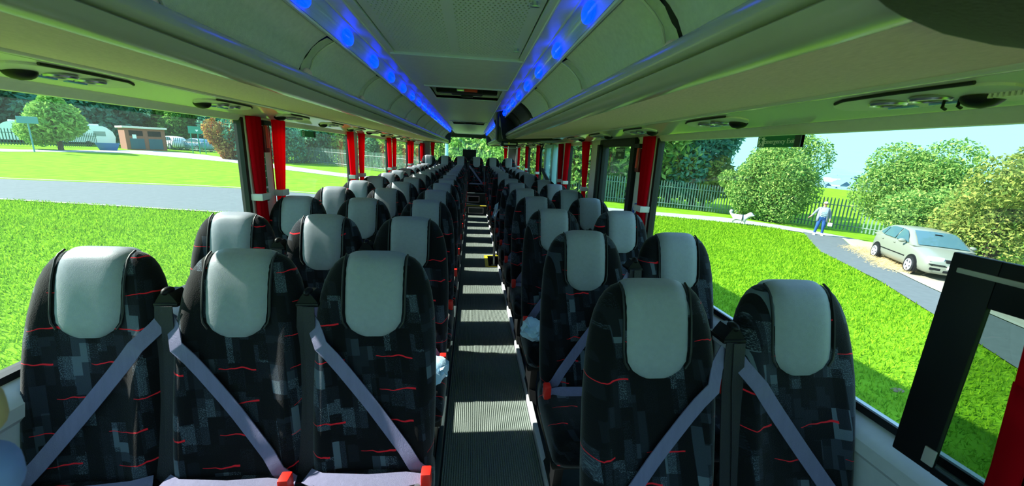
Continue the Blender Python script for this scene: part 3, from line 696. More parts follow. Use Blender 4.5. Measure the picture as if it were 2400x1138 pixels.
def shell_mesh():
    mb = MB(); rows = []
    for z, w_, t_ in ZL[1:-3]:
        rows.append([(x*w_*.97, ycen(z)+t_/2*(1-abs(x)**4*.75)+.008, z) for x in (-1, -.9, -.7, -.35, 0, .35, .7, .9, 1)])
    mb.loft(rows, closed=False, cap=False); return mb.mesh('back_shell', BLK, True)
ME = dict(back=back_mesh(), pad=pad_mesh(), cush=cushion_mesh(), frame=frame_mesh(), leg=leg_mesh(0), shell=shell_mesh())
for d in (-1, 1): ME['pip', d] = piping_mesh(d); ME['belt', d] = belt_mesh(d); ME['lap', d] = lap_mesh(d); ME['guide', d] = guide_mesh(d); ME['hang', d] = hang_mesh(d); ME['buck', d] = buckle_mesh(d); ME['stalk', d] = stalk_mesh(d)
def seat_proto(d, guide):
    t = empty('coach_seat', (0, 0, 0))
    for n_, k_ in (('backrest', 'back'), ('headrest', 'pad'), ('seat_cushion', 'cush'), ('seat_frame', 'frame'), ('back_shell', 'shell')): link(n_, ME[k_], t)
    hr_ = [c for c in bpy.data.objects if c.parent == t and c.name.startswith('headrest')][0]
    for d_ in (-1, 1): link('headrest_piping', ME['pip', d_], hr_)
    for x in (-.14, .14): o_ = link('leg', ME['leg'], t); o_.location = (x, 0, 0)
    link('shoulder_belt', ME['belt', d], t); link('lap_belt', ME['lap', d], t)
    b = link('buckle', ME['buck', d], t); b['label'] = 'red buckle'; link('buckle_stalk', ME['stalk', d], b)
    if guide: gd = link('belt_guide', ME['guide', d], t); link('hanging_straps', ME['hang', d], t)
    return t
PROTO = {}
def place_seat(d, guide, x, y, z, label, group):
    if (d, guide) not in PROTO: PROTO[d, guide] = t = seat_proto(d, guide)
    else: t = copytree(PROTO[d, guide])
    t.location = (x, y, z); tag(t, label, 'seat', group); return t
colsL = ((-1.178, 1, True, 'window'), (-.747, -1, False, 'middle'), (-.318, -1, True, 'aisle'))
colsR = ((.543, 1, False, 'aisle'), (1.005, -1, True, 'window'))
for k_ in range(13):
    for x, d, g_, nm in colsL:
        place_seat(d, g_, x, 1.32+.72*k_, 0, 'patterned seat with grey headrest, %s row from the front, %s column, three-seat side' % (ordinal(k_), nm), 'seats of the three-seat side')
    if k_ != 7:
        r_ = k_ if k_ < 7 else k_-1
        for x, d, g_, nm in colsR:
            place_seat(d, g_, x, 1.047+.72*k_, 0, 'patterned seat with grey headrest, %s row from the front, %s column, two-seat side' % (ordinal(r_), nm), 'seats of the two-seat side')
for k_, x in enumerate((-1.16, -.735, -.31, .115, .555, .985)):
    t = place_seat((1, -1, -1, -1, 1, -1)[k_], (True, False, True, True, False, True)[k_], x, 10.66, .20, 'patterned seat of the raised rear row by the back window, %s from the three-seat side' % ordinal(k_), 'seats of the raised rear row')
struct(MB().box(XL+.06, -.125, 10.05, YB, FZ-.012, FZ+.205).build('platform', STEP)); struct(MB().box(.37, XR-.06, 10.05, YB, FZ-.012, FZ+.205).build('platform', STEP))
# seat rails on the floor
for x0, x1, y0, y1, n_ in ((.372, .40, .3, 5.04, 'baseboard_right'), (.372, .40, 5.62, 9.48, 'baseboard_right'), (-.155, -.128, .5, 9.48, 'baseboard_left')):
    struct(MB().bbox(x0, x1, y0, y1, FZ-.012, FZ+.045, .006).build(n_, SILL if x0 > 0 else STEP, smooth=30))
# grab pole at the stairwell
gp = empty('grab_pole', (0, 0, 0), 0, 'bent steel grab pole standing at the yellow-edged stairwell beside the aisle', 'grab pole')
MB().tube([(.325, 5.12, FZ-.02), (.325, 5.12, .45), (.325, 5.12, .60), (.333, 5.13, .65), (.355, 5.15, .68), (.43, 5.17, .69)], .017, 10).build('pole', STEEL, gp, True)
MB().disc((.325, 5.12, FZ-.02), .03, .03).build('floor_flange', STEEL, gp, 30)

# ------------------------------------------------------------------ loose things in the saloon
def bag(loc, sx_, sy_, sz_, seed, label, rz=0, group=None):
    rg = random.Random(seed); t = empty('plastic_bag', loc, rz, label, 'bag', group)
    bm = bmesh.new(); bmesh.ops.create_icosphere(bm, subdivisions=3, radius=1)
    for v in bm.verts:
        n_ = .16*math.sin(v.co.x*4+seed)*math.sin(v.co.y*4+seed*2)+.07*math.sin(v.co.z*8+v.co.x*5+seed)+.05*math.sin(v.co.y*13+v.co.x*9)
        v.co *= 1+n_; v.co = Vector((v.co.x*sx_, v.co.y*sy_, max(0, v.co.z*.5+.5)*sz_))
    MB().bm(bm).build('bag_body', BAG, t, 30)
    for s in (-1, 1): MB().tube([(s*sx_*.5, -sy_*.3, sz_*.7), (s*sx_*.9, -sy_*.7, sz_*1.1), (s*sx_*1.0, -sy_*.6, sz_*.6)], [.012, .016, .005], 6).build('bag_handle', BAG, t, True)
bag((.375, 2.02, .405), .075, .10, .11, 3, 'crumpled pale blue plastic bag on the third-row aisle seat, two-seat side')
bag((-.155, 1.62, .405), .06, .10, .09, 8, 'crumpled pale blue plastic bag on the second-row aisle seat, three-seat side')
cl = empty('cloth', (.30, 5.22, .55), 0, 'pale blue cloth draped over the aisle edge of a seat above the grab pole', 'cloth')
mb = MB(); rows = []
for j in range(9):
    v = j/8; rows.append([(.0+.012*math.sin(9*u+4*v)+.03*u, -.04+.02*u, .33*(1-v)-.10*(1-u)*(1-v)*1.2) if False else (.012*math.sin(8*u+5*v)+.055*u*(1-v*.3), -.02+.03*math.sin(6*u), .24-v*(.12+.24*u)-.09*(1-u)) for u in [i/8 for i in range(9)]])
mb.loft(rows, closed=False, cap=False); mb.build('drape', BAG, cl, 'full')
# dark box on the rear shelf
bx = empty('rear_screen', (-.085, YB-.12, 1.05), 0, 'flat black screen standing on the shelf before the rear window', 'screen')
MB().bbox(-.19, .19, -.02, .02, .12, .44, .01).build('screen_panel', BLK, bx, 30); MB().bbox(-.04, .04, -.05, .05, -.1, .12, .01).build('stand', BLK, bx, 30)
struct(MB().box(XL+.05, XR-.05, YB-.3, YB, 1.02, 1.05).build('trim_5', STEP))
# black framed screen at the front right, along the wall
ds = empty('draught_screen', (1.19, 0, 0), 0, 'black framed glass screen standing by the front window at the photo\'s lower right', 'screen')
q = MB(); q.bbox(-.012, .004, .705, .795, .70, 1.262, .004); q.build('end_post', BLK, ds, 30)
q = MB(); q.bbox(-.012, .004, .05, .705, 1.15, 1.262, .004); q.build('top_rail', BLK, ds, 30)
MB().bbox(-.012, .004, .05, .705, .70, .72, .003).build('bottom_rail', BLK, ds, 30)
MB().bbox(-.018, -.012, .05, .775, 1.215, 1.228, .003).build('reflection_band', PLAST, ds, 30)  # pale strip stands in for a light band reflected along the rail
MB().box(-.003, .0, .05, .705, .72, 1.15).build('pane', DGLASS, ds); MB().bbox(-.018, -.013, .70, .725, .72, .765, .002).build('hinge_plate', PLAST, ds, 30)
# dark rounded housing above the right edge of view
oh = empty('overhead_monitor', (.66, -.10, EYE+.15), 0, 'dark rounded monitor housing hanging under the rack at the upper right, close by', 'monitor')
mb = MB(); mb.ell((0, 0, 0), .60, .525, .052, 40, 14); mb.build('housing', mat('dark textured moulding', (52, 46, 40), .7, bump=.3, bscale=200), oh, True)
MB().bbox(-.14, .14, -.14, .14, .03, .06, .01).build('mount', BLK, oh, 30)
# striped bundle standing in for fingers blurred at the lens, lower left
sb_ = empty('finger_stand_in', (-.488, .345, EYE-.30), R(40), 'roll of beige, blue and pink standing in for fingers at the lens', 'finger stand-in')
for nm_, c_, z_, dz, rx, ry in (('beige_band', (196, 168, 120), .04, .075, .05, .04), ('blue_band', (128, 146, 205), -.03, .075, .05, .042), ('pink_band', (196, 120, 104), -.10, .08, .058, .045)):
    mb = MB(); rings = []
    for k_ in range(9):
        a = -1+2*k_/8; q_ = math.sqrt(max(.05, 1-abs(a)**3)); rings.append([(rx*q_*math.cos(2*math.pi*j/24), ry*q_*math.sin(2*math.pi*j/24), z_+dz*.5*a) for j in range(24)])
    mb.loft(rings); o_ = mb.build(nm_, mat(nm_, c_, .9, noise=.06), sb_, 'full'); o_['label'] = nm_.replace('_', ' ')
cam.dof.use_dof = True; cam.dof.focus_distance = 3.5; cam.dof.aperture_fstop = 6

# ================================================================== outside
def H(x, y):
    z = -2.62+.0265*min(max(0, -x-1.4), 44)
    d = max(0, x-1.3); z -= .045*min(d, 20.7)
    if d > 60: z -= .15*(min(d, 200)-60)
    return z+EYE
LAWN = mat('lawn', (112, 158, 28), .95, noise=.28, nscale=1.7, bump=.6, bscale=60, spec=.05)
ASPH = mat('asphalt', (100, 108, 108), .85, noise=.08, nscale=6, bump=.2, bscale=80, spec=.2)
PAVE = mat('pale path', (158, 160, 152), .9, noise=.06, nscale=3)
KERB = mat('kerb stone', (170, 168, 150), .85, noise=.08, nscale=5)
GRAV = mat('pale gravel', (166, 160, 140), .95, noise=.12, nscale=30)
xs = [-300, -200, -140, -100, -80, -70, -60, -52, -45.4]+[-45.4+2*i for i in range(1, 22)]+[-1.4, 0, 1.3]+[1.3+2.07*i for i in range(1, 11)]+[26, 30, 36, 44, 52, 61.3, 80, 120, 200, 320]
ys = [-120, -60, -30, -15, -8]+[-4+2*i for i in range(40)]+[82, 90, 100, 120, 160, 220, 320]
xs = sorted(set(round(v, 3) for v in xs))
mb = MB(); mb.loft([[(x, y, H(x, y)) for x in xs] for y in ys], closed=False, cap=False)
struct(mb.build('ground', LAWN))
def drape(name, A, B, m_, dz=.02, n=24):
    """strip between two polylines lying on the ground"""
    def samp(P, u):
        P = [Vector((p[0], p[1])) for p in P]; L = [0]
        for p, q_ in zip(P[:-1], P[1:]): L.append(L[-1]+(q_-p).length)
        t = u*L[-1]
        for i in range(len(P)-1):
            if t <= L[i+1] or i == len(P)-2:
                return P[i].lerp(P[i+1], min(1, (t-L[i])/max(1e-6, L[i+1]-L[i])))
    rows = []
    for i in range(n+1):
        a, b = samp(A, i/n), samp(B, i/n); row = []
        for j in range(5):
            p = a.lerp(b, j/4); row.append((p.x, p.y, H(p.x, p.y)+dz))
        rows.append(row)
    mb = MB(); mb.loft(rows, closed=False, cap=False); return struct(mb.build(name, m_))
road_n = [(-40, 15.2), (-15.5, 14.24), (-8.2, 13.88), (-3.74, 13.51), (3, 13.6)]
road_f = [(-40, 18.2), (-20.6, 19.13), (-12.09, 20.71), (-7.78, 20.11), (3, 19.6)]
drape('road', road_n, road_f, ASPH)
off = lambda P, d: [(p[0], p[1]+d) for p in P]
drape('kerb', off(road_n, -.12), road_n, KERB, .05); drape('kerb', road_f, off(road_f, .14), KERB, .06)
drape('path', [(-60, 33), (-37, 34.3), (-36.45, 40), (-33.9, 43.4), (-29.9, 42), (-22.8, 39.6), (-17.4, 35.6), (-10.2, 31.2), (0, 26)], [(-62, 36.5), (-39.5, 37), (-38.6, 44.5), (-38.9, 51), (-34, 51), (-31.9, 50), (-19.5, 40.9), (-11, 34.5), (0, 29)], PAVE)
drape('path', [(0, 20.6), (10.17, 19.75), (12.55, 19.3), (14.74, 18.87), (16.53, 17.76), (17.2, 16.2)], [(0, 22.6), (11.04, 21.4), (15.24, 21.3), (17.86, 19.25), (18.6, 17.4), (18.9, 16.2)], PAVE, .03)
rn = [(16.9, 17.6), (13.19, 12.83), (11.44, 9.13), (9.62, 6.23), (8.35, 4.35), (4, -3)]; rf = [(17.9, 16.4), (15.55, 13.6), (14.2, 11.6), (12.6, 8.9), (11.6, 6.9), (8.5, 0)]
drape('road', rn, rf, ASPH, .04); drape('kerb', rf, [(p[0]+.16, p[1]-.05) for p in rf], KERB, .055)
drape('parking_bay', [(p[0]+.16, p[1]-.05) for p in rf], [(19.2, 15.6), (18.2, 12.6), (17.2, 10), (16, 7.5), (15, 5.5), (12, -1)], GRAV, .045)
# grass blades
def inpoly(px, py, P):
    ins = np.zeros(len(px), bool); n = len(P)
    for i in range(n):
        x1, y1 = P[i]; x2, y2 = P[(i+1) % n]
        c = ((y1 > py) != (y2 > py)) & (px < (x2-x1)*(py-y1)/(y2-y1+1e-9)+x1); ins ^= c
    return ins
def raw_mesh(name, V, nper, m_):
    n = len(V); me = bpy.data.meshes.new(name); me.vertices.add(n); me.vertices.foreach_set('co', V.astype('f').ravel())
    k_ = n//nper; me.loops.add(n); me.loops.foreach_set('vertex_index', np.arange(n, dtype='i')); me.polygons.add(k_)
    me.polygons.foreach_set('loop_start', np.arange(0, n, nper, dtype='i')); me.polygons.foreach_set('loop_total', np.full(k_, nper, 'i'))
    me.materials.append(m_); me.update(calc_edges=True); me.validate(); return me
GRASSM = leafmat('grass blade', (92, 144, 20), (152, 192, 44), .4)
Hv = np.vectorize(H)
def grass(name, x0, x1, y0, y1, n, avoid, label):
    # denser near the coach
    u = RNG.random(n)**1.5; px = (x0+(x1-x0)*u); py = RNG.uniform(y0, y1, n)
    keep = np.ones(n, bool)
    for P in avoid: keep &= ~inpoly(px, py, P)
    px, py = px[keep], py[keep]; n = len(px); pz = Hv(px, py)
    dist = np.hypot(px, py); h = RNG.uniform(.03, .075, n)*(1+dist/40); w_ = (.004+.0011*dist); a = RNG.uniform(0, 2*np.pi, n); le = RNG.normal(0, .035, (n, 2))
    V = np.zeros((n, 3, 3)); V[:, 0, 0] = px-np.cos(a)*w_; V[:, 0, 1] = py-np.sin(a)*w_; V[:, 1, 0] = px+np.cos(a)*w_; V[:, 1, 1] = py+np.sin(a)*w_
    V[:, 0, 2] = V[:, 1, 2] = pz-.01; V[:, 2, 0] = px+le[:, 0]; V[:, 2, 1] = py+le[:, 1]; V[:, 2, 2] = pz+h
    o = link(name, raw_mesh(name, V.reshape(-1, 3), 3, GRASSM)); tag(o, label, 'grass', kind='stuff')
poly_road = road_n+road_f[::-1]; poly_r = rn+[(15, -1), (17.2, 10), (19.2, 15.6)]+[(17.9, 16.4)]
grass('grass', -1.7, -24, -1, 14.2, 190000, [poly_road], 'short sunlit lawn grass beside the three-seat side of the coach')
grass('grass', 1.6, 16, -1, 20, 170000, [poly_r, [(0, 20.6), (10.17, 19.75), (14.74, 18.87), (17.5, 17.5), (18, 22), (0, 23)]], 'short lawn grass between the two-seat side of the coach and the parked car')
DIRT = mat('bare soil', (130, 112, 84), .95, noise=.3, nscale=20)
mb = MB()
for x, y in ((-5.6, 6.6), (-5.1, 4.1), (-4.3, 3.2), (-6.6, 8.2), (-4.0, 2.5), (4.8, 4.6), (5.6, 3.9), (5.0, 3.1)): mb.ell((x, y, H(x, y)), RNG.uniform(.07, .14), RNG.uniform(.05, .1), .035, 10, 5)
tag(mb.build('soil', DIRT, None, True), 'small bare soil patches in the lawn', 'soil', kind='stuff')

# ------------------------------------------------------------------ trees
LEAF = {'dark': leafmat('dark leaf', (58, 122, 104), (124, 180, 146), .45), 'mid': leafmat('mid leaf', (62, 118, 62), (128, 176, 84)), 'light': leafmat('light leaf', (104, 156, 76), (178, 212, 112)),
        'bush': leafmat('bush leaf', (62, 120, 56), (170, 200, 104)), 'autumn': leafmat('autumn leaf', (92, 126, 58), (172, 178, 92)), 'red': leafmat('red leaf', (130, 60, 50), (196, 170, 96))}
BARK = mat('bark', (84, 72, 60), .95, noise=.2)
def crown_mesh(rx, rz, n, leaf, kind, seed, blobs=9, cone=False):
    rg = np.random.default_rng(seed); B = []
    for i in range(blobs):
        a = rg.uniform(0, 2*np.pi); q_ = rg.uniform(.25, .68); zz_ = rg.uniform(-.6, .62)
        sh_ = 1-.75*max(0, (zz_+.4))/1.1 if cone else 1
        B.append((rx*q_*np.cos(a)*sh_, rx*q_*np.sin(a)*sh_, rz*zz_, rg.uniform(.38, .58)*sh_))
    B.append((0, 0, 0, .68)); 
    if cone: B += [(0, 0, rz*.6, .3), (0, 0, rz*.85, .17)]
    wts = np.array([b[3]**2 for b in B]); idx = rg.choice(len(B), n, p=wts/wts.sum()); Bn = np.array(B)[idx]
    d = rg.normal(size=(n, 3)); d /= np.linalg.norm(d, axis=1)[:, None]; rad = rg.uniform(.55, 1.08, n)**.6
    c = Bn[:, :3]+d*np.stack([rx*Bn[:, 3], rx*Bn[:, 3], rz*Bn[:, 3]], 1)*rad[:, None]
    a1 = rg.normal(size=(n, 3)); a1 += .6*np.cross(d, rg.normal(size=(n, 3))); a1 /= np.linalg.norm(a1, axis=1)[:, None]
    b1 = np.cross(a1, rg.normal(size=(n, 3))); b1 /= np.linalg.norm(b1, axis=1)[:, None]
    s_ = leaf*rg.uniform(.6, 1.3, n)[:, None]
    V = np.stack([c-a1*s_, c+b1*s_*.45, c+a1*s_, c-b1*s_*.45], 1).reshape(-1, 3)
    return raw_mesh('foliage', V, 4, LEAF[kind])
def tree(x, y, h, r, me, label, cat='tree', trunk=True, group=None, z0=None, name='tree', hb=None, s=1.):
    z = H(x, y) if z0 is None else z0; t = empty(name, (x, y, z), RNG.uniform(0, 6), label, cat, group)
    f = link('foliage', me, t); hb = h*.5 if hb is None else hb; f.location = (0, 0, hb); f.scale = (s, s, s); f['kind'] = 'stuff'
    if trunk:
        MB().tube([(0, 0, -.3), (.05, 0, hb*.5), (0, .05, hb), (.1, 0, hb*1.4)], [r*.07+.05, r*.055+.04, r*.04+.03, .03], 8).build('trunk', BARK, t, True)
    return t
P = lambda az, d: (d*math.sin(R(az)), d*math.cos(R(az)))
bigs = [crown_mesh(5.5, 5.4, 9000, .40, 'dark', 11), crown_mesh(5.2, 5.2, 9000, .40, 'dark', 12)]
mids = [crown_mesh(4.4, 4.4, 7500, .34, 'mid', 13), crown_mesh(4.2, 4.5, 7500, .34, 'light', 14), crown_mesh(4.3, 4.2, 7500, .34, 'dark', 15)]
for i, (az, d, s) in enumerate(((-48.5, 82, 1.12), (-45.6, 84, 1.15), (-42.6, 82, 1.10), (-40.6, 86, 1.08))):
    x, y = P(az, d); tree(x, y, 11, 5, bigs[i % 2], 'tall dark tree behind the caravans, %s from the photo\'s left edge' % ordinal(i), group='tall dark trees behind the caravans', hb=4.8*s, s=s)
for i, (az, d, s, k_) in enumerate(((-38.0, 92, .80, 1), (-36.4, 90, 1.12, 0), (-34.2, 88, 1.08, 1), (-32.4, 80, 1.0, 0), (-30.4, 76, 1.0, 2))):
    x, y = P(az, d); tree(x, y, 9, 4, mids[k_], '%s tree behind the brick kiosk and green sign, %s from the kiosk' % (('mid green', 'pale green', 'dark green')[k_], ordinal(i)), group='trees behind the kiosk', hb=3.9*s, s=s)
x, y = P(-43.1, 57); tree(x, y, 5.4, 2.4, crown_mesh(2.7, 2.7, 7000, .22, 'light', 21, cone=True), 'pale green young tree standing before the dark green fence, left', hb=2.7)
x, y = P(-30.2, 52); tree(x, y, 4, 2, crown_mesh(1.8, 2.2, 4500, .2, 'red', 22), 'reddish shrub by the green sign and first curtain', 'shrub', hb=1.9)
shr = [crown_mesh(3.0, 2.6, 7000, .20, 'dark', 31), crown_mesh(2.8, 2.7, 7000, .20, 'bush', 32), crown_mesh(3.1, 3.0, 7000, .22, 'light', 33)]
row = [(-27.5, 51, 0, 1), (-24.8, 50, 0, 1.05), (-22.2, 54, 1, 1.1), (-19.6, 53, 0, 1.15), (-17, 52, 2, 1.1), (-14.6, 50, 1, 1.1), (-12.2, 47, 0, 1.1), (-9.8, 45, 2, 1.2), (-7.3, 42, 1, 1.2), (-4.8, 40, 2, 1.2), (-2.2, 37, 1, 1.15), (.6, 35, 2, 1.1), (3.4, 33, 1, 1.1), (6.4, 31, 2, 1.05), (9.5, 30, 1, 1.05), (12.8, 30, 0, 1.1), (16.2, 30, 1, 1.1)]
for i, (az, d, k_, s) in enumerate(row):
    x, y = P(az, d); tree(x, y, 5, 2.8, shr[k_], '%s hedge tree behind the rear fence, %s along from the reddish shrub' % (('dark green', 'mid green', 'pale green')[k_], ordinal(i)), group='hedge trees behind the rear fence', hb=2.5*s, s=s)
for i, (az, d, k_, s) in enumerate(((19.2, 31, 2, 1.15), (22.2, 31, 1, 1.15), (25.2, 30.5, 2, 1.2), (28.2, 31.5, 1, 1.25))):
    x, y = P(az, d); tree(x, y, 6, 2.8, shr[k_], '%s tree behind the fence seen past the emergency door, %s from the rear window' % (('dark', 'mid green', 'pale green')[k_], ordinal(i)), group='trees beyond the emergency door', hb=2.9*s, s=s)
x, y = P(31.2, 31); tree(x, y, 7.5, 3, crown_mesh(2.6, 3.5, 9000, .2, 'dark', 41), 'dark green tree rising beside the pillar right of the emergency door', hb=4.3)
x, y = P(32.6, 30); tree(x, y, 4, 2, crown_mesh(1.7, 1.8, 4500, .16, 'autumn', 42), 'yellow-brown shrub at the foot of the dark tree', 'shrub', hb=1.7)
x, y = P(40.3, 28.2); tree(x, y, 5, 3, crown_mesh(2.6, 2.75, 34000, .085, 'bush', 43, 12), 'large pale green bush behind the Emergency Exit sign, beside the walking person', 'bush', hb=2.65)
x, y = P(37.2, 28.5); tree(x, y, 3.4, 2, crown_mesh(1.6, 1.5, 14000, .085, 'bush', 44), 'lower green bush spreading toward the fence, left of the large pale bush', 'bush', hb=1.9)
x, y = P(52.7, 25.6); tree(x, y, 4.4, 2.8, crown_mesh(2.3, 2.3, 32000, .075, 'bush', 45, 12), 'wide green bush behind the parked silver car', 'bush', hb=2.3)
x, y = P(54.6, 22.0); tree(x, y, 3.4, 2.4, crown_mesh(1.7, 1.5, 18000, .072, 'bush', 46, 10), 'low green bush right of the wide bush, above the car bonnet', 'bush', hb=1.5)
x, y = P(58.3, 20.0); tree(x, y, 4, 2.6, crown_mesh(2.0, 1.9, 26000, .068, 'autumn', 47, 12), 'yellow-green bush at the photo\'s right edge behind the dark car', 'bush', hb=2.2)
# ------------------------------------------------------------------ fences
FENG = mat('dark green fence paint', (38, 92, 84), .5); FENR = mat('grey-green fence steel', (104, 132, 120), .5)
def fence(P_, h, sp, m_, label, single, group=None):
    t = empty('palisade_fence', (P_[0][0], P_[0][1], H(*P_[0])), 0, label, 'fence', group); ox, oy, oz = t.location
    pale = MB(); pale.poly([(-.035, 0, 0), (.035, 0, 0), (.035, 0, h-.1), (.012, 0, h), (-.012, 0, h), (-.035, 0, h-.1)], (0, .012, 0)); me = pale.mesh('pale', m_)
    joined = MB(); rail = MB(); posts = []
    for (xa, ya), (xb, yb) in zip(P_[:-1], P_[1:]):
        L = math.hypot(xb-xa, yb-ya); n = max(1, int(L/sp)); ang = math.atan2(yb-ya, xb-xa)
        for zz_ in (.3, h-.35): rail.tube([(xa-ox, ya-oy, H(xa, ya)-oz+zz_), (xb-ox, yb-oy, H(xb, yb)-oz+zz_)], .025, 6)
        for i in range(n):
            x, y = xa+(xb-xa)*(i+.5)/n, ya+(yb-ya)*(i+.5)/n; z = H(x, y)
            if single:
                o = link('pale', me, t); o.location = (x-ox, y-oy, z-oz+.05); o.rotation_euler = (0, 0, ang)
            else:
                c, s_ = math.cos(ang), math.sin(ang)
                joined.add([(x-ox+v[0]*c-v[1]*s_, y-oy+v[0]*s_+v[1]*c, z-oz+.05+v[2]) for v in pale.v], pale.f)
    rail.build('rail', m_, t)
    if not single: tag(joined.build('pales', m_, t), kind='stuff')
    return t
fence([(6.2, 26.6), (9.25, 25.6), (13.7, 24.4), (17.2, 23.3), (21.2, 19.6), (23.2, 15.6), (24.0, 11.5), (23.5, 7)], 1.75, .165, FENR, 'grey-green palisade fence behind the walking person and the bushes', True)
fence([(-20.8, 44.2), (-19.0, 46.3), (-14.01, 43.6), (-6, 38), (0, 33.5), (6.2, 26.6)], 1.8, .17, FENR, 'grey-green palisade fence beyond the lawn behind the coach', False)
fence([(-62, 36), (-45.7, 43.18), (-43.6, 46.6), (-43.4, 50.6)], 1.6, .2, FENG, 'dark green palisade fence before the caravans', False)
fence([(-41.0, 55.8), (-38.3, 56.3), (-35.2, 55.4), (-30, 54), (-25, 50)], 1.6, .2, FENG, 'dark green gate and fence beside the brick kiosk, behind the green sign', False)
# ------------------------------------------------------------------ kiosk, sign boards, caravans
BRICK = mat('red-brown brick', (150, 96, 76), .9, noise=.15, nscale=8)
kx, ky = -40.1, 50.3; k_ = empty('brick_kiosk', (kx, ky, H(kx, ky)), math.atan2(2.2, 1.9), 'small flat-roofed brown brick kiosk with dark openings beyond the lawn', 'kiosk')
mb = MB(); mb.box(0, 3.6, 0, 2.9, -.3, 2.45); mb.build('brick_wall', BRICK, k_); MB().bbox(-.2, 3.8, -.25, 3.1, 2.45, 2.68, .04).build('roof_slab', mat('cream fascia', (222, 214, 196), .6), k_)
for a in (.35, 2.0): MB().box(a, a+1.2, -.03, .02, 1.6, 2.2).build('window', BLK, k_); MB().box(a, a+1.25, -.03, .02, .1, 1.3).build('shutter', mat('blue-green shutter', (44, 92, 104), .5), k_)
MB().box(.6, .95, -.05, -.03, 1.3, 1.75).build('notice', WHITE, k_)
def board(x, y, rz, w_, h_, zb, legs, m_, label, tri=False):
    t = empty('notice_board', (x, y, H(x, y)), R(rz), label, 'sign')
    MB().bbox(-w_/2, w_/2, -.03, .03, zb, zb+h_, .02).build('board', m_, t)
    for a in legs: MB().tube([(a, .04, -.2), (a, .04, zb+h_*.8)], .05).build('post', m_, t)
    if tri: MB().poly([(-.16, -.034, zb+h_*.55), (.16, -.034, zb+h_*.55), (0, -.034, zb+h_*.25)], (0, -.004, 0)).build('triangle_mark', WHITE, t)
board(-33.4, 52.0, 32, 1.62, .85, 2.35, (-.62, .05, .62), mat('emerald board', (10, 140, 116), .4), 'emerald green board on three legs with a small pale triangle', True)
board(-36.6, 36.9, 45, 1.15, .55, 2.3, (0,), mat('blue-grey board', (92, 150, 160), .5), 'blue-grey sign board on one post before the young tree')
CARV = mat('caravan white', (232, 240, 240), .35)
def caravan(x, y, rz, L, label):
    t = empty('caravan', (x, y, H(x, y)), R(rz), label, 'caravan', 'white caravans behind the fence')
    pr = [(-L/2, .45), (-L/2-.1, 1.2), (-L/2+.15, 1.9), (-L/2+.6, 2.3), (-L/2+.9, 2.42), (L/2-.9, 2.42), (L/2-.6, 2.3), (L/2-.1, 1.8), (L/2+.08, 1.2), (L/2, .45)]
    MB().loft([[(a, y_, z) for a, z in pr] for y_ in (-1.1, 1.1)]).build('body', CARV, t, 30)
    MB().bbox(-L/2+.9, L/2-1.2, -.7, .7, 2.42, 2.62, .08).build('roof_box', CARV, t, 30)
    for a in (-L*.28, L*.12): MB().box(a, a+1.0, -1.12, -1.09, 1.25, 1.8).build('window', DGLASS, t)
    for b in (-1.0, 1.0): MB().disc((0, b-.1, .3), .32, .2, 'y').build('wheel', BLK, t, 30)
x, y = P(-44.2, 72); caravan(x, y, 44, 6.0, 'white caravan behind the fence at the far left, partly behind the young tree')
x, y = P(-41.2, 71); caravan(x, y, 40, 4.6, 'white caravan behind the fence between the young tree and the brick kiosk')
x, y = P(-39.95, 60.5); tt = empty('planter', (x, y, H(x, y)), R(40), 'blue open trough beside the brick kiosk', 'planter')
MB().loft([[(-w_, -.5*w_, z), (w_, -.5*w_, z), (w_, .5*w_, z), (-w_, .5*w_, z)] for z, w_ in ((-.1, .6), (.75, .95), (.75, .85), (.4, .7))]).build('trough', mat('blue plastic', (40, 110, 160), .4), tt)
lp = empty('lamp_post', (-1.55, 24, H(-1.55, 24)), 0, 'pale lamp post seen through the rear window', 'lamp post'); MB().tube([(0, 0, -.2), (0, 0, 1.5), (0, 0, 6.2)], [.14, .11, .07]).build('post', DOORB, lp, True); MB().bbox(-.1, .1, -.6, .1, 6.15, 6.3, .04).build('lantern', DOORB, lp, 30)
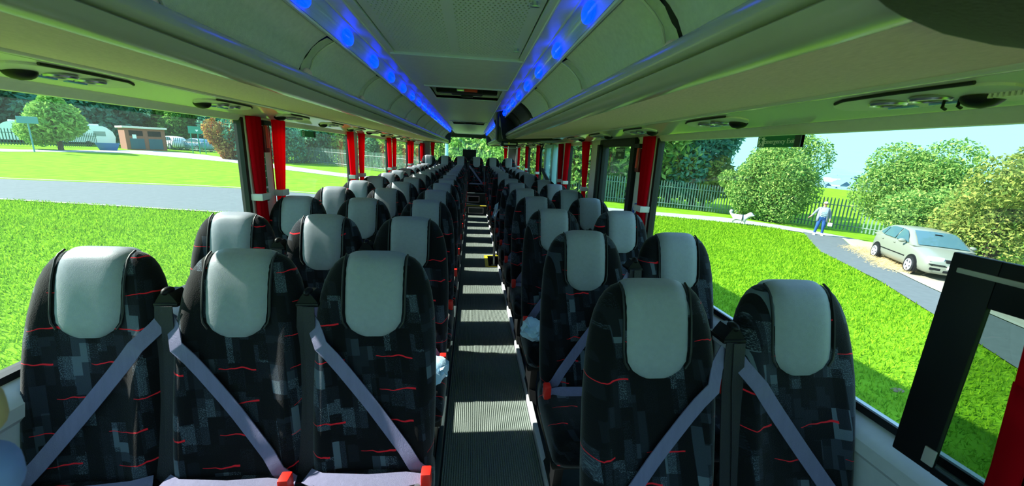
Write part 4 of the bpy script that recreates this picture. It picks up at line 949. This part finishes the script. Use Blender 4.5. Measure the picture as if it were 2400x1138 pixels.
# ------------------------------------------------------------------ parked cars
def car(x, y, heading, sc, paint, label, plate=None, group=None):
    t = empty('car', (0, 0, 0), 0, label, 'car', group)
    h = Vector((math.cos(heading), math.sin(heading), 0)); up = Vector((.045 if x > 0 else .0265, 0, 1)).normalized(); h = (h-up*h.dot(up)).normalized(); l = up.cross(h)
    M = Matrix(((h.x*sc, l.x*sc, up.x*sc, x), (h.y*sc, l.y*sc, up.y*sc, y), (h.z*sc, l.z*sc, up.z*sc, H(x, y)+.03), (0, 0, 0, 1))); t.matrix_world = M
    # lower body: sections from the nose (x=1.98) to the tail (x=-1.95): half width, belt height
    sec = [(1.98, .62, .30, .56), (1.93, .72, .22, .64), (1.78, .79, .20, .72), (1.4, .815, .19, .82), (.95, .82, .19, .90), (.80, .82, .19, .93), (.2, .825, .19, .95), (-.6, .825, .19, .96), (-1.3, .82, .20, .98), (-1.7, .79, .24, .97), (-1.9, .73, .30, .90), (-1.97, .66, .38, .78)]
    rings = []
    for a, w_, zb, zt in sec:
        half = [(w_*.80, zb), (w_*.95, zb+.06), (w_, zb+.20), (w_*1.0, zb+(zt-zb)*.62), (w_*.965, zt-.06), (w_*.90, zt-.005), (w_*.45, zt+.028), (0, zt+.036)]
        rings.append([(a, p, z) for p, z in half]+[(a, -p, z) for p, z in half[::-1][1:]])
    MB().loft(rings).build('body', paint, t, 60)
    def gh(a, z, w_): return a, z, w_
    top = [(.98, .93, .70), (.55, 1.18, .62), (.16, 1.385, .555), (-.1, 1.425, .55), (-.7, 1.44, .55), (-1.2, 1.40, .54), (-1.45, 1.33, .53), (-1.72, 1.12, .60), (-1.9, .95, .66)]
    rings = []
    for a, z, w_ in top:
        zb = .93; q_ = (z-zb)/.5; wb = .78-.02*q_
        half = [(wb*.985, zb-.02), ((wb+w_)/2+.035, zb+(z-zb)*.5), (w_+.03, z-.05*q_), (w_*.9, z-.012), (w_*.45, z+.008*q_), (0, z+.012*q_)]
        rings.append([(a, p, zz_) for p, zz_ in half]+[(a, -p, zz_) for p, zz_ in half[::-1][1:]])
    MB().loft(rings).build('cabin', paint, t, 60)
    CG = mat('car glass', (70, 104, 112), .06)
    g_ = MB(); g_.loft([[(a+.015, -w_, z+.012), (a+.02, -w_*.5, z+.022), (a+.022, 0, z+.026), (a+.02, w_*.5, z+.022), (a+.015, w_, z+.012)] for a, z, w_ in ((.93, .96, .635), (.56, 1.185, .575), (.21, 1.365, .52))], closed=False, cap=False); g_.build('windscreen', CG, t, True)
    for sd_ in (-1, 1):
        for nm_, q_ in (('front_window', [(.66, .975), (.33, 1.22), (.08, 1.335), (-.22, 1.365), (-.22, .985)]), ('rear_window', [(-.29, .985), (-.29, 1.365), (-.85, 1.37), (-1.02, 1.33), (-1.12, 1.0)]), ('quarter_window', [(-1.17, 1.005), (-1.08, 1.315), (-1.24, 1.28), (-1.42, 1.06)])):
            def yw(z): return .775-(z-.93)*.40+.018*math.sin(math.pi*min(1, max(0, (z-.93)/.45)))
            pts = [(a, sd_*(yw(z)+.012), z) for a, z in q_]; MB().poly(pts, (0, sd_*.006, 0)).build('side_window', CG, t)
        for a in (1.22, -1.26):
            arch = MB(); arch.disc((a, sd_*.80-(.0 if sd_ > 0 else .032), .30), .36, .032, 'y', 26); arch.build('wheel_arch', BLK, t, 30)
            wh = MB(); wh.disc((a, sd_*.82-(.10 if sd_ > 0 else .04), .295), .295, .14, 'y', 28); wo = wh.build('wheel', DARK, t, 30)
            hc = MB(); hc.disc((a, sd_*.865-(.004 if sd_ > 0 else .006), .295), .075, .01, 'y', 14); hc.ring((a, sd_*.865, .295), .185, .018, 'y', 24)
            for j in range(5):
                an = 2*math.pi*j/5+.3; c_, s_ = math.cos(an), math.sin(an)
                hc.poly([(a+c_*.05-s_*.035, sd_*.86, .295+s_*.05+c_*.035), (a+c_*.185-s_*.045, sd_*.86, .295+s_*.185+c_*.045), (a+c_*.185+s_*.045, sd_*.86, .295+s_*.185-c_*.045), (a+c_*.05+s_*.035, sd_*.86, .295+s_*.05-c_*.035)], (0, sd_*.012, 0))
            hc.build('hubcap', ALLOY, wo, 30)
        MB().ell((.52, sd_*.90, 1.0), .07, .11, .07, 12, 6).build('wing_mirror', paint, t, True)
        MB().box(-1.0, .75, min(sd_*.822, sd_*.834), max(sd_*.822, sd_*.834), .50, .535).build('rubbing_strip', BLK, t)
        for a in (-.12, -1.0): MB().bbox(a-.08, a+.04, min(sd_*.80, sd_*.835), max(sd_*.80, sd_*.835), .83, .86, .008).build('door_handle', paint, t)
        MB().bbox(1.78, 1.955, min(sd_*.36, sd_*.72), max(sd_*.36, sd_*.72), .60, .745, .03).build('headlight', LAMPG, t, 40)
        MB().bbox(1.9, 1.985, min(sd_*.40, sd_*.66), max(sd_*.40, sd_*.66), .33, .41, .02).build('fog_light', BLK, t, 40)
        MB().bbox(1.88, 1.99, min(sd_*.32, sd_*.70), max(sd_*.32, sd_*.70), .50, .525, .01).build('bumper_strip', BLK, t)
    MB().bbox(1.9, 1.995, -.33, .33, .60, .70, .02).build('grille', BLK, t, 40); MB().bbox(1.93, 2.0, -.34, .34, .28, .36, .02).build('lower_grille', BLK, t, 40)
    if plate:
        pl = MB().box(1.985, 2.0, -.27, .27, .40, .51).build('number_plate', WHITE, t)
        text_mesh(plate, .105, BLK, 'lettering', Matrix(((0, 0, 1, 2.001), (1, 0, 0, 0), (0, 1, 0, .455), (0, 0, 0, 1))), pl)
        # visor strip and hanging tag inside the windscreen
        MB().bbox(.40, .44, -.06, .12, 1.28, 1.33, .01).build('interior_mirror', BLK, t, 40)
    return t
ALLOY = mat('hubcap silver', (205, 212, 222), .35, .3); LAMPG = mat('headlamp glass', (214, 226, 232), .1)
hd = R(-119.5)
car(14.97, 10.87, hd, .94, mat('champagne silver paint', (138, 144, 130), .28, .2), 'pale silver-green hatchback parked in the bay before the bushes', 'VK05 O')
car(18.7, 7.55, hd-.1, 1.1, mat('dark blue paint', (36, 52, 66), .25), 'dark blue car parked beyond the silver hatchback at the right edge')
x, y = P(-35.0, 72); car(x, y, R(150), 1.2, mat('white paint', (232, 238, 240), .3), 'white car behind the green fence, beside the brick kiosk')
x, y = P(-33.0, 70); car(x, y, R(160), 1.15, mat('blue-grey paint', (120, 160, 190), .3), 'blue-grey car behind the fence under the emerald board')
# dry straw round the parked car
rg = np.random.default_rng(3); n = 2600; t_ = rg.random(n); px = 16.15-2.6*t_+rg.normal(0, .28, n); py = 14.0-3.7*t_+rg.normal(0, .2, n)
a = rg.uniform(0, 2*np.pi, n); L_ = rg.uniform(.06, .22, n); V = np.zeros((n, 3, 3)); pz = Hv(px, py)+.06
V[:, 0] = np.stack([px, py, pz], 1); V[:, 1] = np.stack([px+np.cos(a)*L_, py+np.sin(a)*L_, pz+rg.uniform(0, .14, n)], 1); V[:, 2] = V[:, 0]+np.array([0, .012, .012])
tag(link('dry_straw', raw_mesh('dry_straw', V.reshape(-1, 3), 3, leafmat('straw', (190, 168, 120), (226, 206, 160)))), 'dry straw lying along the kerb under the silver car', 'straw', kind='stuff')
# ------------------------------------------------------------------ person and dog
def skin(name, joints, bones, mats_, fn, parent, sub=2, loc=None):
    """one continuous body grown over a skeleton: joints {name: (pos, rx, ry)}"""
    keys = list(joints); me = bpy.data.meshes.new(name); me.from_pydata([joints[k2][0] for k2 in keys], [(keys.index(a), keys.index(b)) for a, b in bones], [])
    o = bpy.data.objects.new(name, me); COL.objects.link(o); o.modifiers.new('s', 'SKIN'); sm_ = o.modifiers.new('d', 'SUBSURF'); sm_.levels = sub; sm_.render_levels = sub
    for i, k2 in enumerate(keys): o.data.skin_vertices[0].data[i].radius = joints[k2][1:]; o.data.skin_vertices[0].data[i].use_root = (i == 0)
    dg = bpy.context.evaluated_depsgraph_get(); dg.update(); m2 = bpy.data.meshes.new_from_object(o.evaluated_get(dg)); bpy.data.objects.remove(o)
    m2.name = name; m2.materials.clear()
    for q_ in mats_: m2.materials.append(q_)
    for p in m2.polygons: p.material_index = fn(p.center); p.use_smooth = True
    return link(name, m2, parent)
SKIN = mat('skin', (206, 146, 124), .6); JEAN = mat('blue denim', (34, 82, 146), .85, noise=.1, nscale=20); TEE = mat('pale striped top', (150, 170, 176), .8); CARD = mat('pale grey cardigan', (128, 142, 152), .85); HAIR = mat('pale hair', (196, 182, 160), .7)
pe = empty('person', (17.12, 16.91, H(17.12, 16.91)+.03), R(-40), 'person in pale cardigan, striped top and blue jeans on the path, holding a bag', 'person')
J = {'pel': ((0, 0, .86), .165, .13), 'bel': ((0, -.02, 1.02), .19, .17), 'chest': ((0, .0, 1.22), .185, .14), 'neckb': ((.0, .01, 1.38), .09, .08), 'neck': ((.01, .0, 1.44), .055, .055), 'head': ((.02, -.02, 1.54), .078, .09), 'crown': ((.02, -.01, 1.63), .055, .06), 'nose': ((.02, -.115, 1.535), .012, .012),
     'hipl': ((.09, 0, .80), .105, .11), 'kneel': ((.10, -.03, .47), .075, .075), 'anl': ((.11, .03, .10), .05, .055), 'toel': ((.13, -.12, .045), .04, .035),
     'hipr': ((-.09, 0, .80), .105, .11), 'kneer': ((-.14, -.08, .47), .075, .075), 'anr': ((-.19, -.03, .10), .05, .055), 'toer': ((-.20, -.19, .045), .04, .035),
     'shl': ((.19, .01, 1.32), .075, .07), 'ell': ((.27, .03, 1.06), .058, .058), 'wrl': ((.29, -.05, .84), .034, .034), 'pal': ((.295, -.07, .77), .034, .02),
     'shr': ((-.19, .01, 1.32), .075, .07), 'elr': ((-.33, .02, 1.09), .058, .058), 'wrr': ((-.46, -.05, .90), .034, .034), 'par': ((-.51, -.08, .855), .034, .02)}
Bn = [('pel', 'bel'), ('bel', 'chest'), ('chest', 'neckb'), ('neckb', 'neck'), ('neck', 'head'), ('head', 'crown'), ('head', 'nose'), ('pel', 'hipl'), ('hipl', 'kneel'), ('kneel', 'anl'), ('anl', 'toel'), ('pel', 'hipr'), ('hipr', 'kneer'), ('kneer', 'anr'), ('anr', 'toer'), ('chest', 'shl'), ('shl', 'ell'), ('ell', 'wrl'), ('wrl', 'pal'), ('chest', 'shr'), ('shr', 'elr'), ('elr', 'wrr'), ('wrr', 'par')]
for hd_, base, dx, dn in (('l', Vector((.295, -.07, .77)), Vector((.2, 1, 0)), Vector((0, -.12, -1))), ('r', Vector((-.51, -.08, .855)), Vector((.3, .9, -.2)), Vector((-.7, -.3, -.65)))):
    for j, ln in enumerate((.07, .08, .075, .06)):
        a = base+dx*(.018*(j-1.5)); J['f%s%d' % (hd_, j)] = (tuple(a+dn*ln*.55), .009, .009); J['g%s%d' % (hd_, j)] = (tuple(a+dn*ln+Vector((0, -.012, 0))), .007, .007)
        Bn += [('pa'+hd_, 'f%s%d' % (hd_, j)), ('f%s%d' % (hd_, j), 'g%s%d' % (hd_, j))]
    th_ = base+dx*-.045+dn*.02; J['t'+hd_] = (tuple(th_), .010, .010); Bn.append(('pa'+hd_, 't'+hd_))
def pmat(c):
    if c.z > 1.40: return 0
    if c.z < .92 and abs(c.x) < .25 and not (c.x > .24): return 1 if c.z > .12 else 3
    if c.x > .2 and c.z < .86: return 0
    if c.x < -.4 and c.z < .95: return 0
    if abs(c.x) > .19: return 4
    return 2
skin('body', J, Bn, (SKIN, JEAN, TEE, WHITE, CARD), pmat, pe)
hr = MB(); hr.ell((.02, .005, 1.575), .095, .108, .098, 18, 10, -.1, 1); hr.build('hair', HAIR, pe, 'full')
gl_ = MB(); 
for s in (-1, 1): gl_.bbox(.02+s*.035-.028, .02+s*.035+.028, -.122, -.105, 1.535, 1.572, .006)
gl_.box(.0, .04, -.118, -.108, 1.558, 1.566); gl_.build('sunglasses', BLK, pe)
MB().tube([(-.005, -.098, 1.485), (.02, -.104, 1.483), (.045, -.098, 1.485)], .006, 6).build('mouth', mat('lip', (170, 90, 90), .6), pe, True)
for s in (-1, 1): MB().ell((.02+s*.095, -.01, 1.535), .012, .02, .03, 8, 6).build('ear', SKIN, pe, True)
cd = MB(); rings = []
for z, rx, ry, yo in ((1.40, .10, .10, .02), (1.34, .215, .135, .015), (1.22, .215, .165, .01), (1.05, .225, .19, .0), (.90, .235, .19, .01), (.72, .24, .185, .02)):
    rings.append([(rx*math.sin(a), yo+ry*math.cos(a), z-(.04*abs(math.sin(a)) if z < .8 else 0)) for a in [R(-140+280*i/24) for i in range(25)]])
cd.loft(rings, closed=False, cap=False); cdo = cd.build('cardigan', CARD, pe, 'full'); cdo.modifiers.new('thick', 'SOLIDIFY').thickness = .015
st_ = MB()
for z in (1.02, 1.10, 1.18): st_.tube([(-.12, -.158-.012, z), (0, -.178-.012, z-.005), (.12, -.158-.012, z)], .008, 6)
st_.build('top_stripe', mat('stripe blue', (150, 190, 200), .8), pe, True)
for s, (x_, y_) in ((1, (.12, -.06)), (-1, (-.197, -.12))):
    q = MB(); q.loft([[(x_+a*w_, y_+b*l_, z) for a, b in ((1, .2), (.8, .9), (0, 1.1), (-.8, .9), (-1, .2), (-1, -.6), (-.6, -1.1), (.6, -1.1), (1, -.6))] for z, w_, l_ in ((-.01, .052, .135), (.05, .052, .132), (.085, .045, .09), (.10, .03, .05))]); q.build('shoe', WHITE, pe, 50)
hbm = Matrix.Rotation(R(-40), 4, 'Z'); pb = hbm @ Vector((.33, -.08, 0)); bgx, bgy = 17.12+pb.x, 16.91+pb.y
hb_ = empty('handbag', (bgx, bgy, pe.location.z+.50), R(-40), 'small white bag carried by the walking person', 'bag')
MB().bbox(-.09, .09, -.035, .035, 0, .17, .025).build('bag_body', WHITE, hb_, 40); MB().tube([(-.06, 0, .16), (-.03, 0, .23), (.0, 0, .245), (.03, 0, .23), (.06, 0, .16)], .008, 6).build('bag_handle', BLK, hb_, True)
dg_ = empty('dog', (14.17, 18.77, H(14.17, 18.77)+.03), R(-38), 'small fluffy white dog with a dark harness on the path', 'dog')
FUR = mat('white fur', (196, 196, 192), .95, bump=.8, bscale=60)
s_ = 1.35
JD = {'bod': ((0, 0, .27), .12, .12), 'ch': ((.17, 0, .27), .125, .13), 'rump': ((-.18, 0, .28), .115, .115), 'nk': ((.27, -.02, .35), .085, .085), 'hd': ((.36, -.05, .42), .10, .10), 'mz': ((.45, -.09, .395), .05, .045), 'nz': ((.49, -.105, .40), .022, .022), 'e1': ((.34, .05, .50), .03, .02), 'e2': ((.34, -.13, .50), .03, .02),
      't1': ((-.29, .0, .36), .04, .04), 't2': ((-.34, .02, .47), .07, .07), 't3': ((-.28, .03, .54), .06, .06)}
BD = [('bod', 'ch'), ('bod', 'rump'), ('ch', 'nk'), ('nk', 'hd'), ('hd', 'mz'), ('mz', 'nz'), ('hd', 'e1'), ('hd', 'e2'), ('rump', 't1'), ('t1', 't2'), ('t2', 't3')]
for n_, y_ in (('a', .07), ('b', -.07)):
    JD['s'+n_] = ((.19, y_, .19), .055, .055); JD['k'+n_] = ((.18, y_, .10), .038, .038); JD['p'+n_] = ((.20, y_, .02), .036, .026); BD += [('ch', 's'+n_), ('s'+n_, 'k'+n_), ('k'+n_, 'p'+n_)]
    JD['h'+n_] = ((-.15, y_, .20), .065, .065); JD['j'+n_] = ((-.24, y_, .11), .038, .038); JD['q'+n_] = ((-.20, y_, .02), .036, .026); BD += [('rump', 'h'+n_), ('h'+n_, 'j'+n_), ('j'+n_, 'q'+n_)]
JD = {k2: (tuple(c*s_ for c in v[0]), v[1]*s_, v[2]*s_) for k2, v in JD.items()}
skin('body', JD, BD, (FUR,), lambda c: 0, dg_)
MB().ring((.10*s_, 0, .27*s_), .135*s_, .018*s_, 'x').build('harness', BLK, dg_, True)
for y_ in (-.10, -.01): MB().ell((.435*s_, (y_-.005)*s_, .45*s_), .014*s_, .014*s_, .014*s_, 8, 6).build('eye', BLK, dg_, True)
MB().ell((.512*s_, -.11*s_, .405*s_), .018*s_, .02*s_, .016*s_, 8, 6).build('nose', BLK, dg_, True)
# ------------------------------------------------------------------ distant town and hills
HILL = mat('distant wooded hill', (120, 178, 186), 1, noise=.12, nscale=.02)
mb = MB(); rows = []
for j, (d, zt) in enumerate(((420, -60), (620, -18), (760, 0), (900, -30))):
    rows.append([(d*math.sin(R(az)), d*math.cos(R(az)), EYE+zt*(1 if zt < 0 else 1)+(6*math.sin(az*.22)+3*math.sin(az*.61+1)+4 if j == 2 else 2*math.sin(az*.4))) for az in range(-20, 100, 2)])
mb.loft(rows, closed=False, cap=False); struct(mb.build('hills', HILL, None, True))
rg2 = random.Random(4); mb = MB(); rf_ = MB()
for i in range(150):
    az, d = rg2.uniform(40, 62), rg2.uniform(240, 400); x, y = P(az, d); z = EYE-8.5-(400-d)*.06; w_, l_, h_ = rg2.uniform(3, 5), rg2.uniform(3, 7), rg2.uniform(3, 5)
    mb.box(x-w_, x+w_, y-l_, y+l_, z-20, z+h_-3); rf_.add([(x-w_, y-l_, z+h_-3), (x+w_, y-l_, z+h_-3), (x+w_, y+l_, z+h_-3), (x-w_, y+l_, z+h_-3), (x, y-l_, z+h_-.6), (x, y+l_, z+h_-.6)], [(0, 1, 4), (2, 3, 5), (1, 2, 5, 4), (3, 0, 4, 5)])
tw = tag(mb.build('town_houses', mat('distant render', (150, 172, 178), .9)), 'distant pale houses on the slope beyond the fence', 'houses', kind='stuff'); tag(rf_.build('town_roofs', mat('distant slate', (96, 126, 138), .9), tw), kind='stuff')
